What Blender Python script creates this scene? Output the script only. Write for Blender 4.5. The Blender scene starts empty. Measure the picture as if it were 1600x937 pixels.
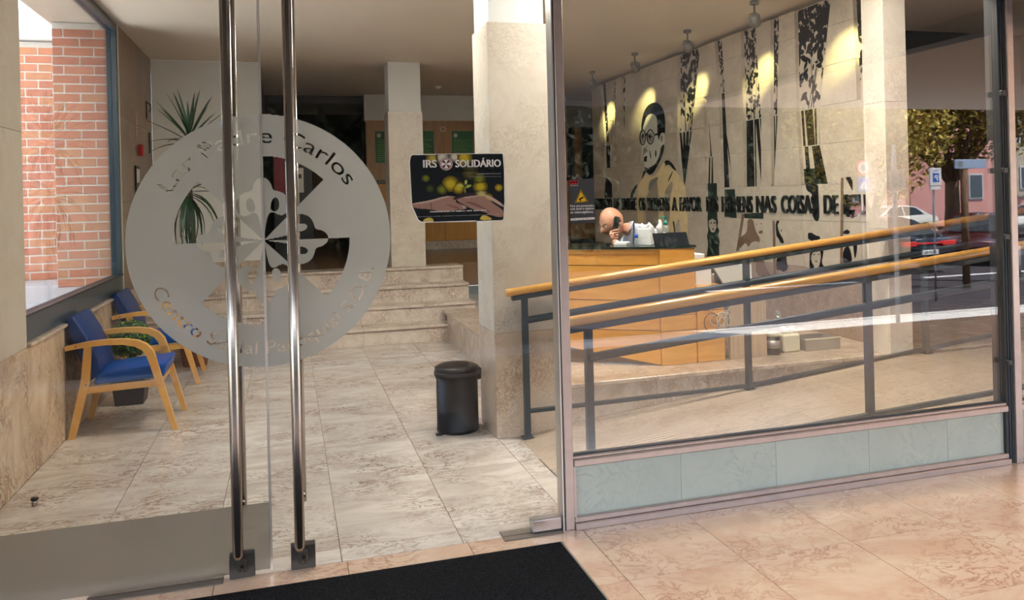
import bpy, bmesh, math, random
import numpy as np
from mathutils import Vector, Matrix, Euler

random.seed(7)
sc = bpy.context.scene
COL = sc.collection

# ------------------------------------------------------------------ camera
FPX, CX, CY, RHO, CAMH = 1215.0, 800.0, 309.0, 0.025, 1.55
TH = math.atan(351 / 1215.0)
S_, C_ = math.sin(TH), math.cos(TH)
CAM = np.array([0.0, -3.44, CAMH])
R_ = np.array([C_, -S_, 0.0]); D_ = np.array([S_, C_, 0.0]); U_ = np.array([0, 0, 1.0])
cam_d = bpy.data.cameras.new('camera')
cam_d.sensor_width = 36.0
cam_d.lens = FPX / 1600.0 * 36.0
cam_d.shift_y = (CY - 468.5) / 1600.0
cam_d.clip_start = 0.05; cam_d.clip_end = 400
cam = bpy.data.objects.new('camera', cam_d); COL.objects.link(cam)
_cr, _sr = math.cos(RHO), math.sin(RHO)
_x = _cr * R_ - _sr * U_; _y = _sr * R_ + _cr * U_; _z = -D_
cam.matrix_world = Matrix(((_x[0], _y[0], _z[0], CAM[0]), (_x[1], _y[1], _z[1], CAM[1]),
                           (_x[2], _y[2], _z[2], CAM[2]), (0, 0, 0, 1)))
sc.camera = cam

# ------------------------------------------------------------------ sky, sun, exposure
world = bpy.data.worlds.new('sky'); sc.world = world; world.use_nodes = True
wn = world.node_tree.nodes; wl = world.node_tree.links; wn.clear()
sky = wn.new('ShaderNodeTexSky'); sky.sky_type = 'NISHITA'; sky.sun_disc = False
sky.sun_elevation = math.radians(42); sky.sun_rotation = math.radians(180); sky.air_density = 1.0; sky.dust_density = 1.5
wbg = wn.new('ShaderNodeBackground'); wbg.inputs['Strength'].default_value = 1.2
wo = wn.new('ShaderNodeOutputWorld')
wl.new(sky.outputs[0], wbg.inputs[0]); wl.new(wbg.outputs[0], wo.inputs[0])
sun_d = bpy.data.lights.new('sun', 'SUN'); sun_d.energy = 34.0; sun_d.angle = math.radians(0.6); sun_d.color = (1.0, 0.95, 0.88)
sun = bpy.data.objects.new('sun', sun_d); COL.objects.link(sun)
sun.rotation_euler = Vector((-0.35, -0.27, -0.9)).to_track_quat('-Z', 'Y').to_euler()
sc.view_settings.view_transform = 'Standard'; sc.view_settings.look = 'None'
sc.view_settings.exposure = 0.0; sc.view_settings.gamma = 1.0; sc.view_settings.use_curve_mapping = False
sc.cycles.max_bounces = 10; sc.cycles.diffuse_bounces = 5; sc.cycles.glossy_bounces = 5
sc.cycles.transparent_max_bounces = 24; sc.cycles.sample_clamp_indirect = 6.0
sc.cycles.caustics_reflective = False; sc.cycles.caustics_refractive = False
sc.cycles.use_denoising = True

FILL_LAMP = 48.0          # strength of the added ceiling fill panels

# ------------------------------------------------------------------ helpers
def ray(px, py):
    a = (px - CX) / FPX; b = (py - CY) / FPX
    return D_ + (a * _cr - b * _sr) * R_ - (a * _sr + b * _cr) * U_
def onx(px, py, x):
    v = ray(px, py); return CAM + (x - CAM[0]) / v[0] * v
def ony(px, py, y):
    v = ray(px, py); return CAM + (y - CAM[1]) / v[1] * v
def onz(px, py, z=0.0):
    v = ray(px, py); return CAM + (z - CAM[2]) / v[2] * v

def S2L(r, g, b):
    f = lambda v: ((v / 255.0) / 12.92 if v <= 10 else (((v / 255.0) + 0.055) / 1.055) ** 2.4)
    return (f(r), f(g), f(b))

MATS = {}
def newmat(name):
    m = bpy.data.materials.new(name); m.use_nodes = True; MATS[name] = m
    nt = m.node_tree; b = nt.nodes['Principled BSDF']
    return m, nt, b
def mat(name, col, rough=0.5, metal=0.0, spec=0.5, noise=0.0, nscale=8.0, bump=0.0, emit=None, estr=0.0, coat=0.0):
    m, nt, b = newmat(name)
    b.inputs['Roughness'].default_value = rough; b.inputs['Metallic'].default_value = metal
    b.inputs['Specular IOR Level'].default_value = spec
    b.inputs['Coat Weight'].default_value = coat
    b.inputs['Base Color'].default_value = (*col, 1)
    if noise or bump:
        tc = nt.nodes.new('ShaderNodeTexCoord'); n = nt.nodes.new('ShaderNodeTexNoise')
        n.inputs['Scale'].default_value = nscale; n.inputs['Detail'].default_value = 5
        nt.links.new(tc.outputs['Object'], n.inputs['Vector'])
        if noise:
            r = nt.nodes.new('ShaderNodeValToRGB')
            r.color_ramp.elements[0].position = 0.3; r.color_ramp.elements[1].position = 0.7
            r.color_ramp.elements[0].color = (*[c * (1 - noise) for c in col], 1)
            r.color_ramp.elements[1].color = (*[min(1, c * (1 + noise)) for c in col], 1)
            nt.links.new(n.outputs['Fac'], r.inputs[0]); nt.links.new(r.outputs[0], b.inputs['Base Color'])
        if bump:
            bp = nt.nodes.new('ShaderNodeBump'); bp.inputs['Strength'].default_value = bump; bp.inputs['Distance'].default_value = 0.01
            nt.links.new(n.outputs['Fac'], bp.inputs['Height']); nt.links.new(bp.outputs[0], b.inputs['Normal'])
    if emit:
        b.inputs['Emission Color'].default_value = (*emit, 1); b.inputs['Emission Strength'].default_value = estr
    return m
def stone(name, light, mid, vein, scale=2.0, rough=0.2, veinw=0.045, squash=(1, 1, 1), swirl=0.6, vstr=0.8, offs=True):
    """polished fossil limestone: cloudy base, thin wandering veins"""
    m, nt, b = newmat(name); N = nt.nodes.new; L = nt.links.new
    geo = N('ShaderNodeNewGeometry'); oi = N('ShaderNodeObjectInfo')
    mul = N('ShaderNodeVectorMath'); mul.operation = 'SCALE'; mul.inputs['Scale'].default_value = 23.0 if offs else 0.0
    cmb = N('ShaderNodeCombineXYZ'); L(oi.outputs['Random'], cmb.inputs[0]); L(oi.outputs['Random'], cmb.inputs[1]); L(cmb.outputs[0], mul.inputs[0])
    add = N('ShaderNodeVectorMath'); add.operation = 'ADD'; L(geo.outputs['Position'], add.inputs[0]); L(mul.outputs[0], add.inputs[1])
    mp = N('ShaderNodeVectorMath'); mp.operation = 'MULTIPLY'; mp.inputs[1].default_value = squash; L(add.outputs[0], mp.inputs[0])
    n1 = N('ShaderNodeTexNoise'); n1.inputs['Scale'].default_value = scale; n1.inputs['Detail'].default_value = 6; n1.inputs['Roughness'].default_value = 0.62
    n1.inputs['Distortion'].default_value = swirl; L(mp.outputs[0], n1.inputs['Vector'])
    n2 = N('ShaderNodeTexNoise'); n2.inputs['Scale'].default_value = scale * 3.1; n2.inputs['Detail'].default_value = 7; n2.inputs['Roughness'].default_value = 0.6
    n2.inputs['Distortion'].default_value = swirl * 1.6; L(mp.outputs[0], n2.inputs['Vector'])
    r1 = N('ShaderNodeValToRGB'); r1.color_ramp.elements[0].position = 0.34; r1.color_ramp.elements[1].position = 0.66
    r1.color_ramp.elements[0].color = (*mid, 1); r1.color_ramp.elements[1].color = (*light, 1); L(n1.outputs['Fac'], r1.inputs[0])
    sub = N('ShaderNodeMath'); sub.operation = 'SUBTRACT'; sub.inputs[1].default_value = 0.5; L(n2.outputs['Fac'], sub.inputs[0])
    ab = N('ShaderNodeMath'); ab.operation = 'ABSOLUTE'; L(sub.outputs[0], ab.inputs[0])
    r2 = N('ShaderNodeValToRGB'); r2.color_ramp.elements[0].position = 0.0; r2.color_ramp.elements[1].position = veinw
    r2.color_ramp.elements[0].color = (1, 1, 1, 1); r2.color_ramp.elements[1].color = (0, 0, 0, 1); L(ab.outputs[0], r2.inputs[0])
    n3 = N('ShaderNodeTexNoise'); n3.inputs['Scale'].default_value = scale * 0.9; n3.inputs['Detail'].default_value = 3; L(add.outputs[0], n3.inputs['Vector'])
    r3 = N('ShaderNodeValToRGB'); r3.color_ramp.elements[0].position = 0.4; r3.color_ramp.elements[1].position = 0.62; L(n3.outputs['Fac'], r3.inputs[0])
    mm = N('ShaderNodeMath'); mm.operation = 'MULTIPLY'; L(r2.outputs[0], mm.inputs[0]); L(r3.outputs[0], mm.inputs[1])
    m2 = N('ShaderNodeMath'); m2.operation = 'MULTIPLY'; m2.inputs[1].default_value = vstr; L(mm.outputs[0], m2.inputs[0])
    mx = N('ShaderNodeMix'); mx.data_type = 'RGBA'; mx.inputs[7].default_value = (*vein, 1)
    L(m2.outputs[0], mx.inputs[0]); L(r1.outputs[0], mx.inputs[6]); L(mx.outputs[2], b.inputs['Base Color'])
    b.inputs['Roughness'].default_value = rough
    return m
def wood(name, c1, c2, rough=0.35, scale=3.0, stretch=(1, 1, 12), coat=0.0):
    m, nt, b = newmat(name); N = nt.nodes.new; L = nt.links.new
    tc = N('ShaderNodeTexCoord'); mp = N('ShaderNodeMapping'); mp.inputs['Scale'].default_value = stretch; L(tc.outputs['Object'], mp.inputs[0])
    n = N('ShaderNodeTexNoise'); n.inputs['Scale'].default_value = scale; n.inputs['Detail'].default_value = 6; n.inputs['Distortion'].default_value = 0.4
    L(mp.outputs[0], n.inputs['Vector'])
    r = N('ShaderNodeValToRGB'); r.color_ramp.elements[0].position = 0.32; r.color_ramp.elements[1].position = 0.7
    r.color_ramp.elements[0].color = (*c1, 1); r.color_ramp.elements[1].color = (*c2, 1)
    L(n.outputs['Fac'], r.inputs[0]); L(r.outputs[0], b.inputs['Base Color']); b.inputs['Roughness'].default_value = rough
    b.inputs['Coat Weight'].default_value = coat
    return m
def glassmat(name, tint, r0, rough=0.0, haze=0.0, hazecol=(0.6, 0.6, 0.6)):
    """pane: clear transmission with a Fresnel mirror part, symmetric for both sides"""
    m = bpy.data.materials.new(name); m.use_nodes = True; MATS[name] = m
    nt = m.node_tree; nt.nodes.clear(); N = nt.nodes.new; L = nt.links.new
    out = N('ShaderNodeOutputMaterial'); tr = N('ShaderNodeBsdfTransparent'); tr.inputs[0].default_value = (*tint, 1)
    gl = N('ShaderNodeBsdfGlossy'); gl.inputs['Roughness'].default_value = rough
    lw = N('ShaderNodeLayerWeight'); lw.inputs['Blend'].default_value = 0.5
    pw = N('ShaderNodeMath'); pw.operation = 'POWER'; pw.inputs[1].default_value = 5.0; L(lw.outputs['Facing'], pw.inputs[0])
    ml = N('ShaderNodeMath'); ml.operation = 'MULTIPLY_ADD'; ml.inputs[1].default_value = 1 - r0; ml.inputs[2].default_value = r0; L(pw.outputs[0], ml.inputs[0])
    mx = N('ShaderNodeMixShader'); L(ml.outputs[0], mx.inputs[0])
    if haze:
        df = N('ShaderNodeBsdfDiffuse'); df.inputs[0].default_value = (*hazecol, 1)
        tl = N('ShaderNodeBsdfTranslucent'); tl.inputs[0].default_value = (*hazecol, 1)
        m1 = N('ShaderNodeMixShader'); m1.inputs[0].default_value = 0.4; L(df.outputs[0], m1.inputs[1]); L(tl.outputs[0], m1.inputs[2])
        m2 = N('ShaderNodeMixShader'); m2.inputs[0].default_value = haze; L(tr.outputs[0], m2.inputs[1]); L(m1.outputs[0], m2.inputs[2])
        L(m2.outputs[0], mx.inputs[1])
    else:
        L(tr.outputs[0], mx.inputs[1])
    L(gl.outputs[0], mx.inputs[2]); L(mx.outputs[0], out.inputs[0])
    return m

# --- objects
def tag(o, label=None, cat=None, group=None, kind=None):
    if label: o['label'] = label
    if cat: o['category'] = cat
    if group: o['group'] = group
    if kind: o['kind'] = kind
    return o
def thing(name, loc, label=None, cat=None, group=None, rz=0.0, kind=None):
    o = bpy.data.objects.new(name, None); COL.objects.link(o); o.empty_display_size = 0.1
    o.location = loc; o.rotation_euler = (0, 0, rz)
    return tag(o, label, cat, group, kind)
def ob(name, me, m=None, parent=None, loc=(0, 0, 0), rot=(0, 0, 0), world=True):
    """link a mesh; world=True: coordinates are world ones although it gets a parent"""
    if isinstance(me, bmesh.types.BMesh):
        d = bpy.data.meshes.new(name); me.to_mesh(d); me.free(); me = d
    if m is not None and not me.materials:
        me.materials.append(MATS[m] if isinstance(m, str) else m)
    o = bpy.data.objects.new(name, me); COL.objects.link(o)
    o.location = loc; o.rotation_euler = rot
    if parent is not None:
        o.parent = parent
        if world:
            off = Vector((0, 0, 0)); p = parent
            while p is not None:
                off += Vector(p.location); p = p.parent
            o.location = Vector(loc) - off
    return o
def copytree(o, parent=None):
    c = o.copy(); COL.objects.link(c); c.parent = parent
    for ch in list(o.children): copytree(ch, c)
    return c
def B(x0, x1, y0, y1, z0, z1, bm=None, bev=0.0, seg=1):
    bm = bm or bmesh.new()
    if bev > 0 and len(bm.verts): 
        t = bmesh.new(); B(x0, x1, y0, y1, z0, z1, t, bev, seg); me = bpy.data.meshes.new('t'); t.to_mesh(me); t.free(); bm.from_mesh(me); bpy.data.meshes.remove(me); return bm
    v = [bm.verts.new(p) for p in ((x0, y0, z0), (x1, y0, z0), (x1, y1, z0), (x0, y1, z0), (x0, y0, z1), (x1, y0, z1), (x1, y1, z1), (x0, y1, z1))]
    for f in ((3, 2, 1, 0), (4, 5, 6, 7), (0, 1, 5, 4), (1, 2, 6, 5), (2, 3, 7, 6), (3, 0, 4, 7)): bm.faces.new([v[i] for i in f])
    if bev > 0:
        bmesh.ops.bevel(bm, geom=list(bm.edges), offset=bev, segments=seg, affect='EDGES', profile=0.5)
    return bm
def prism(poly, axis, a0, a1, bm=None):
    """extrude a 2-D polygon along an axis ('x': poly in yz, 'y': in xz, 'z': in xy)"""
    bm = bm or bmesh.new()
    def P(u, v, a): return {'x': (a, u, v), 'y': (u, a, v), 'z': (u, v, a)}[axis]
    A = [bm.verts.new(P(u, v, a0)) for u, v in poly]; Bv = [bm.verts.new(P(u, v, a1)) for u, v in poly]
    n = len(poly); fs = [bm.faces.new(A[::-1]), bm.faces.new(Bv)]
    for i in range(n): fs.append(bm.faces.new((A[i], A[(i + 1) % n], Bv[(i + 1) % n], Bv[i])))
    bmesh.ops.recalc_face_normals(bm, faces=fs)
    return bm
def tube(pts, rad, n=10, bm=None, caps=True, flat=None, up=None):
    """tube along points; rad a number or a list; flat=(a,b) gives an elliptic/rect profile scale"""
    bm = bm or bmesh.new(); pts = [Vector(p) for p in pts]; k = len(pts)
    rads = rad if isinstance(rad, (list, tuple)) else [rad] * k
    rings = []; prev = None
    for i, p in enumerate(pts):
        t = (pts[min(i + 1, k - 1)] - pts[max(i - 1, 0)]).normalized()
        if prev is None:
            ref = Vector(up) if up else (Vector((0, 0, 1)) if abs(t.z) < 0.9 else Vector((0, 1, 0)))
            a = (ref - t * ref.dot(t)).normalized()
        else:
            a = (prev - t * prev.dot(t)).normalized()
        prev = a; b = t.cross(a)
        fa, fb = flat if flat else (1, 1)
        rings.append([bm.verts.new(p + (a * math.cos(2 * math.pi * j / n) * fa + b * math.sin(2 * math.pi * j / n) * fb) * rads[i]) for j in range(n)])
    for i in range(k - 1):
        for j in range(n):
            f = bm.faces.new((rings[i][j], rings[i][(j + 1) % n], rings[i + 1][(j + 1) % n], rings[i + 1][j])); f.smooth = True
    if caps: bm.faces.new(rings[0][::-1]); bm.faces.new(rings[-1])
    bmesh.ops.recalc_face_normals(bm, faces=list(bm.faces))
    return bm
def sweep_rect(pts, w, h, bm=None, up=(0, 1, 0)):
    """bar with a rectangular profile: w along `up`, h across it"""
    bm = bm or bmesh.new(); pts = [Vector(p) for p in pts]; k = len(pts); rings = []; u = Vector(up).normalized()
    ws = w if isinstance(w, (list, tuple)) else [w] * k; hs = h if isinstance(h, (list, tuple)) else [h] * k
    for i, p in enumerate(pts):
        t = (pts[min(i + 1, k - 1)] - pts[max(i - 1, 0)]).normalized(); s = t.cross(u).normalized(); uu = s.cross(t)
        rings.append([bm.verts.new(p + uu * ws[i] / 2 * a + s * hs[i] / 2 * b) for a, b in ((1, 1), (-1, 1), (-1, -1), (1, -1))])
    for i in range(k - 1):
        for j in range(4): bm.faces.new((rings[i][j], rings[i][(j + 1) % 4], rings[i + 1][(j + 1) % 4], rings[i + 1][j]))
    bm.faces.new(rings[0][::-1]); bm.faces.new(rings[-1])
    bmesh.ops.recalc_face_normals(bm, faces=list(bm.faces))
    return bm
def lathe(prof, n=24, c=(0, 0, 0), bm=None, smooth=True):
    bm = bm or bmesh.new(); rings = []; cx, cy, cz = c
    for r, z in prof: rings.append([bm.verts.new((cx + r * math.cos(2 * math.pi * j / n), cy + r * math.sin(2 * math.pi * j / n), cz + z)) for j in range(n)])
    for i in range(len(prof) - 1):
        for j in range(n):
            f = bm.faces.new((rings[i][j], rings[i][(j + 1) % n], rings[i + 1][(j + 1) % n], rings[i + 1][j])); f.smooth = smooth
    bm.faces.new(rings[0][::-1]); bm.faces.new(rings[-1])
    return bm
def ball(c, r, seg=16, rings=10, sc3=(1, 1, 1), bm=None):
    bm = bm or bmesh.new()
    g = bmesh.ops.create_uvsphere(bm, u_segments=seg, v_segments=rings, radius=r)
    for v in g['verts']: v.co = Vector((v.co.x * sc3[0] + c[0], v.co.y * sc3[1] + c[1], v.co.z * sc3[2] + c[2]))
    for f in bm.faces: f.smooth = True
    return bm
def skinbody(name, nodes, edges, m, parent, subd=2, root=0, world=True):
    """one continuous surface grown over a skeleton: nodes = [(x,y,z,r)]"""
    me = bpy.data.meshes.new(name); me.from_pydata([n[:3] for n in nodes], edges, [])
    o = bpy.data.objects.new(name + '_tmp', me); COL.objects.link(o)
    o.modifiers.new('s', 'SKIN'); sd = o.modifiers.new('d', 'SUBSURF'); sd.levels = subd; sd.render_levels = subd
    for i, n in enumerate(nodes):
        rr = n[3] if isinstance(n[3], tuple) else (n[3], n[3])
        me.skin_vertices[0].data[i].radius = rr; me.skin_vertices[0].data[i].use_root = (i == root)
    dg = bpy.context.evaluated_depsgraph_get(); d = bpy.data.meshes.new_from_object(o.evaluated_get(dg))
    bpy.data.objects.remove(o)
    for p in d.polygons: p.use_smooth = True
    d.materials.clear()
    return ob(name, d, m, parent, world=world)

# --- flat printed / cut shapes: scan-line filling of outlines
def _iv(contours, y, xor=True):
    """filled intervals of the outlines on the line at height y"""
    out = []; xs = []
    for c in contours:
        lo, hi, P = c
        if y <= lo or y >= hi: continue
        a = P; b = np.roll(P, -1, axis=0)
        k = (a[:, 1] > y) != (b[:, 1] > y)
        if not k.any(): continue
        t = (y - a[k, 1]) / (b[k, 1] - a[k, 1]); cr = np.sort(a[k, 0] + t * (b[k, 0] - a[k, 0]))
        if xor: xs.extend(cr.tolist())
        else: out.extend([(cr[i], cr[i + 1]) for i in range(0, len(cr) - 1, 2)])
    if xor:
        xs.sort(); return [(xs[i], xs[i + 1]) for i in range(0, len(xs) - 1, 2)]
    out.sort(); r = []
    for a, b in out:
        if r and a <= r[-1][1]: r[-1] = (r[-1][0], max(b, r[-1][1]))
        else: r.append((a, b))
    return r
def _isect(A, Bq):
    r = []
    for a, b in A:
        for c, d in Bq:
            lo, hi = max(a, c), min(b, d)
            if hi > lo: r.append((lo, hi))
    return r
def prep(cs):
    cs = [np.asarray(c, float) for c in cs]
    return [(c[:, 1].min(), c[:, 1].max(), c) for c in cs]
def fill(contours, dy, place, xor=True, clip=None, grow=0.0, xlim=None):
    """quads for the filled area; place(u, v) -> 3-D point; returns a mesh"""
    C = prep(contours); K = prep(clip) if clip is not None else None
    lo = min(c[0] for c in C); hi = max(c[1] for c in C)
    if K: lo = max(lo, min(c[0] for c in K)); hi = min(hi, max(c[1] for c in K))
    n = max(1, int(math.ceil((hi - lo) / dy))); h = (hi - lo) / n; V = []; F = []
    for i in range(n):
        y0 = lo + i * h; y1 = y0 + h
        I = _iv(C, (y0 + y1) / 2 + 1e-7, xor)
        if grow: 
            J = []
            for a, b in I:
                a -= grow; b += grow
                if J and a <= J[-1][1]: J[-1] = (J[-1][0], b)
                elif b > a: J.append((a, b))
            I = J
        if K: I = _isect(I, _iv(K, (y0 + y1) / 2 + 1e-7))
        if xlim: I = _isect(I, [xlim])
        for a, b in I:
            k = len(V); V += [place(a, y0), place(b, y0), place(b, y1), place(a, y1)]; F.append((k, k + 1, k + 2, k + 3))
    me = bpy.data.meshes.new('flat'); me.from_pydata(V, [], F); me.update()
    return me
def text_outline(s, width=None, height=None, x=0.0, y=0.0, align='left', size=1.0):
    """outlines of a line of text; scaled to a given width/height of its box when given"""
    cu = bpy.data.curves.new('t', 'FONT'); cu.body = s; o = bpy.data.objects.new('t', cu); COL.objects.link(o)
    dg = bpy.context.evaluated_depsgraph_get(); c2 = o.evaluated_get(dg).to_curve(dg)
    out = []
    for sp in c2.splines:
        bp = sp.bezier_points; P = []; n = len(bp)
        for i in range(n):
            p0, p1 = bp[i].co, bp[i].handle_right; p2, p3 = bp[(i + 1) % n].handle_left, bp[(i + 1) % n].co
            for t in (0, .25, .5, .75):
                q = p0 * (1 - t) ** 3 + p1 * 3 * t * (1 - t) ** 2 + p2 * 3 * t * t * (1 - t) + p3 * t ** 3
                P.append((q.x, q.y))
        out.append(np.array(P))
    o.evaluated_get(dg).to_curve_clear(); bpy.data.objects.remove(o); bpy.data.curves.remove(cu)
    if not out: return []
    A = np.vstack(out); x0, x1, y1 = A[:, 0].min(), A[:, 0].max(), 0.0
    cap = 0.73
    sy = (height / cap) if height else size; sx = (width / (x1 - x0)) if width else sy
    w = (x1 - x0) * sx; dx = {'left': 0, 'center': -w / 2, 'right': -w}[align]
    return [np.column_stack(((P[:, 0] - x0) * sx + dx + x, P[:, 1] * sy + y)) for P in out]
def plane_text(name, s, m, parent, place, height, x=0, y=0, width=None, align='left', grow=0.0, rows=14):
    o = text_outline(s, width=width, height=height, x=x, y=y, align=align)
    if not o: return None
    return ob(name, fill(o, height / rows, place, grow=grow), m, parent)
def circle(cx, cy, r, n=64, a0=0, a1=2 * math.pi):
    return [(cx + r * math.cos(a0 + (a1 - a0) * i / n), cy + r * math.sin(a0 + (a1 - a0) * i / n)) for i in range(n + (0 if abs(a1 - a0 - 2 * math.pi) < 1e-6 else 1))]
def chaikin(P, k=2, closed=True):
    P = [np.array(p, float) for p in P]
    for _ in range(k):
        Q = []; n = len(P)
        for i in range(n if closed else n - 1):
            a, b = P[i], P[(i + 1) % n]; Q += [a * .75 + b * .25, a * .25 + b * .75]
        P = ([P[0]] + Q + [P[-1]]) if not closed else Q
    return [tuple(p) for p in P]
# ------------------------------------------------------------------ materials
stone('floor_stone', (0.64, 0.575, 0.51), (0.47, 0.40, 0.345), (0.17, 0.09, 0.06), 2.4, 0.13, 0.04, (0.75, 1.8, 1), 1.4, 0.95)
stone('porch_stone', (0.66, 0.49, 0.35), (0.58, 0.37, 0.25), (0.32, 0.12, 0.07), 2.0, 0.16, 0.04, (1, 1.3, 1), 1.3, 0.75)
stone('ramp_stone', (0.43, 0.34, 0.255), (0.35, 0.265, 0.19), (0.25, 0.16, 0.10), 3.0, 0.45, 0.03)
stone('step_stone', (0.70, 0.62, 0.54), (0.58, 0.49, 0.41), (0.22, 0.13, 0.09), 4.2, 0.22, 0.07, (1, 1, 1), 2.4, 0.8)
stone('plinth_stone', (0.62, 0.51, 0.41), (0.48, 0.37, 0.28), (0.25, 0.14, 0.09), 3.6, 0.25, 0.06, (1, 1, 1), 2.4, 0.8)
stone('wall_stone', (0.60, 0.47, 0.34), (0.44, 0.315, 0.20), (0.18, 0.09, 0.05), 3.0, 0.25, 0.07, (1, 1, 0.6), 1.6, 0.8)
stone('pier_stone', (0.52, 0.46, 0.385), (0.46, 0.40, 0.325), (0.32, 0.24, 0.17), 4.0, 0.4, 0.03, (1, 1, 0.8), 1.0, 0.4)
stone('brown_stone', (0.30, 0.20, 0.13), (0.22, 0.145, 0.095), (0.12, 0.07, 0.04), 3.0, 0.3, 0.05)
stone('column_stone', (0.66, 0.60, 0.52), (0.58, 0.51, 0.43), (0.30, 0.19, 0.13), 3.4, 0.28, 0.055, (1, 1, 1), 2.2, 0.55)
stone('column_base_stone', (0.60, 0.48, 0.37), (0.50, 0.38, 0.28), (0.28, 0.15, 0.09), 3.4, 0.28, 0.07, (1, 1, 1), 2.4, 0.75)
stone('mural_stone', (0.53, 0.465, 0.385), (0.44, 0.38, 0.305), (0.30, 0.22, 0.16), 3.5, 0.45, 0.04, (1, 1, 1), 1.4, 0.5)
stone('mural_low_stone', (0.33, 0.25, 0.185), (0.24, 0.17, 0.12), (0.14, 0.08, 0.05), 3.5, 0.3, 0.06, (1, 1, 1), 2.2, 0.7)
mat('joint', (0.16, 0.12, 0.09), 0.9)
mat('slot_edge', (0.62, 0.57, 0.47), 0.6)
mat('white_paint', (0.74, 0.75, 0.73), 0.7, noise=0.02)
mat('ceiling_paint', (0.74, 0.655, 0.545), 0.8, noise=0.02, nscale=2)
mat('soffit_paint', (0.90, 0.80, 0.68), 0.8, noise=0.02)
mat('grey_paint', (0.20, 0.215, 0.215), 0.7)
mat('beam_paint', (0.17, 0.21, 0.24), 0.6)
mat('shade_dark_wall', (0.018, 0.015, 0.013), 0.7)  # near-black colour stands in for the unlit space beyond the mural
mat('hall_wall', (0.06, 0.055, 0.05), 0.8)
mat('aluminium', (0.50, 0.42, 0.38), 0.34, 0.85, noise=0.06, nscale=20)
mat('aluminium_light', (0.62, 0.60, 0.58), 0.3, 0.9)
mat('steel', (0.42, 0.37, 0.33), 0.22, 1.0)
mat('gasket', (0.02, 0.022, 0.025), 0.4)
mat('dark_metal', (0.075, 0.068, 0.062), 0.35, 0.7)
mat('window_metal', (0.045, 0.065, 0.085), 0.3, 0.2)
mat('rail_paint', (0.030, 0.043, 0.050), 0.4, spec=0.35)
mat('plate_metal', (0.22, 0.19, 0.165), 0.45, 0.7)
glassmat('clear_glass', (0.97, 0.985, 0.98), 0.016)
glassmat('facade_glass', (0.975, 0.98, 0.97), 0.082)
glassmat('side_glass', (0.93, 0.95, 0.95), 0.05)
glassmat('frost', (0.8, 0.8, 0.78), 0.0, haze=0.90, hazecol=(0.46, 0.45, 0.425))
glassmat('frost_band', (0.8, 0.8, 0.78), 0.0, haze=0.70, hazecol=(0.20, 0.165, 0.135))
m = stone('green_glass', (0.37, 0.405, 0.35), (0.315, 0.355, 0.31), (0.22, 0.28, 0.25), 2.0, 0.12, 0.03, (1, 1, 1), 1.0, 0.5)
wood('hand_wood', (0.64, 0.31, 0.06), (0.74, 0.39, 0.09), 0.3, 3, (2, 14, 14), 0.3)
wood('desk_wood', (0.69, 0.32, 0.055), (0.80, 0.41, 0.085), 0.28, 2.5, (1.5, 1.5, 9), 0.3)
wood('chair_wood', (0.64, 0.33, 0.075), (0.72, 0.40, 0.11), 0.3, 3, (4, 4, 4), 0.2)
wood('cabinet_wood', (0.37, 0.19, 0.075), (0.45, 0.245, 0.105), 0.4, 3, (6, 6, 0.8))
wood('gold_wood', (0.58, 0.27, 0.05), (0.66, 0.33, 0.075), 0.35, 3, (5, 5, 0.8))
wood('pale_wood', (0.46, 0.34, 0.22), (0.56, 0.43, 0.29), 0.45, 4, (14, 14, 0.9))
mat('upper_floor', (0.22, 0.13, 0.075), 0.25, noise=0.15, nscale=3)
for nm, c in (('brick_a', (0.62, 0.235, 0.155)), ('brick_b', (0.66, 0.27, 0.175)), ('brick_c', (0.57, 0.215, 0.15)), ('brick_d', (0.63, 0.29, 0.17))):
    mat(nm, c, 0.85, noise=0.12, nscale=14, bump=0.3)
mat('mortar', (0.80, 0.77, 0.73), 0.95, noise=0.08, nscale=30)
mat('mat_pile', (0.010, 0.010, 0.011), 1.0, spec=0.1, noise=0.95, nscale=140, bump=1.0)
mat('black_plastic', (0.006, 0.006, 0.007), 0.38, spec=0.3)
mat('black_print', (0.010, 0.010, 0.010), 0.7, spec=0.06)
mat('white_stone_ledge', (0.75, 0.73, 0.72), 0.8)
mat('white', (0.85, 0.85, 0.84), 0.5)

# ------------------------------------------------------------------ floor inside
ZU = 0.745                      # upper floor level behind the steps
ZP = 0.30                       # reception platform
fl = thing('floor', (0, 0, 0), kind='structure')
bm = B(-1.6, 1.66, 0.05, 5.05, -0.15, -0.006); B(1.66, 8.0, 0.05, 1.45, -0.15, -0.006, bm)
ob('bed', bm, 'joint', fl)
XJ = [-1.468, -0.885, -0.355, 0.19, 0.727, 1.27, 1.66]
YJ = [0.13, 0.95, 1.77, 2.59, 3.41, 4.23, 5.0]
g = 0.0016
def tile(parent, x0, x1, y0, y1, z0, z1, m, nm='tile'):
    return ob(nm, B(x0 + g, x1 - g, y0 + g, y1 - g, z0, z1), m, parent)
for i in range(len(XJ) - 1):
    x0, x1 = XJ[i], XJ[i + 1]
    tile(fl, x0, x1, -0.002, 0.13, -0.02, 0.0, 'floor_stone', 'threshold_slab')
    for j in range(len(YJ) - 1):
        y0, y1 = YJ[j], YJ[j + 1]
        if i == 5 and y1 < 1.5:
            x1b = 1.395
        else: x1b = x1
        tile(fl, x0, x1b, y0, y1, -0.02, 0.0, 'floor_stone')
tile(fl, 1.395, 1.66, 0.95, 1.45, -0.02, -0.001, 'floor_stone'); 
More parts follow.
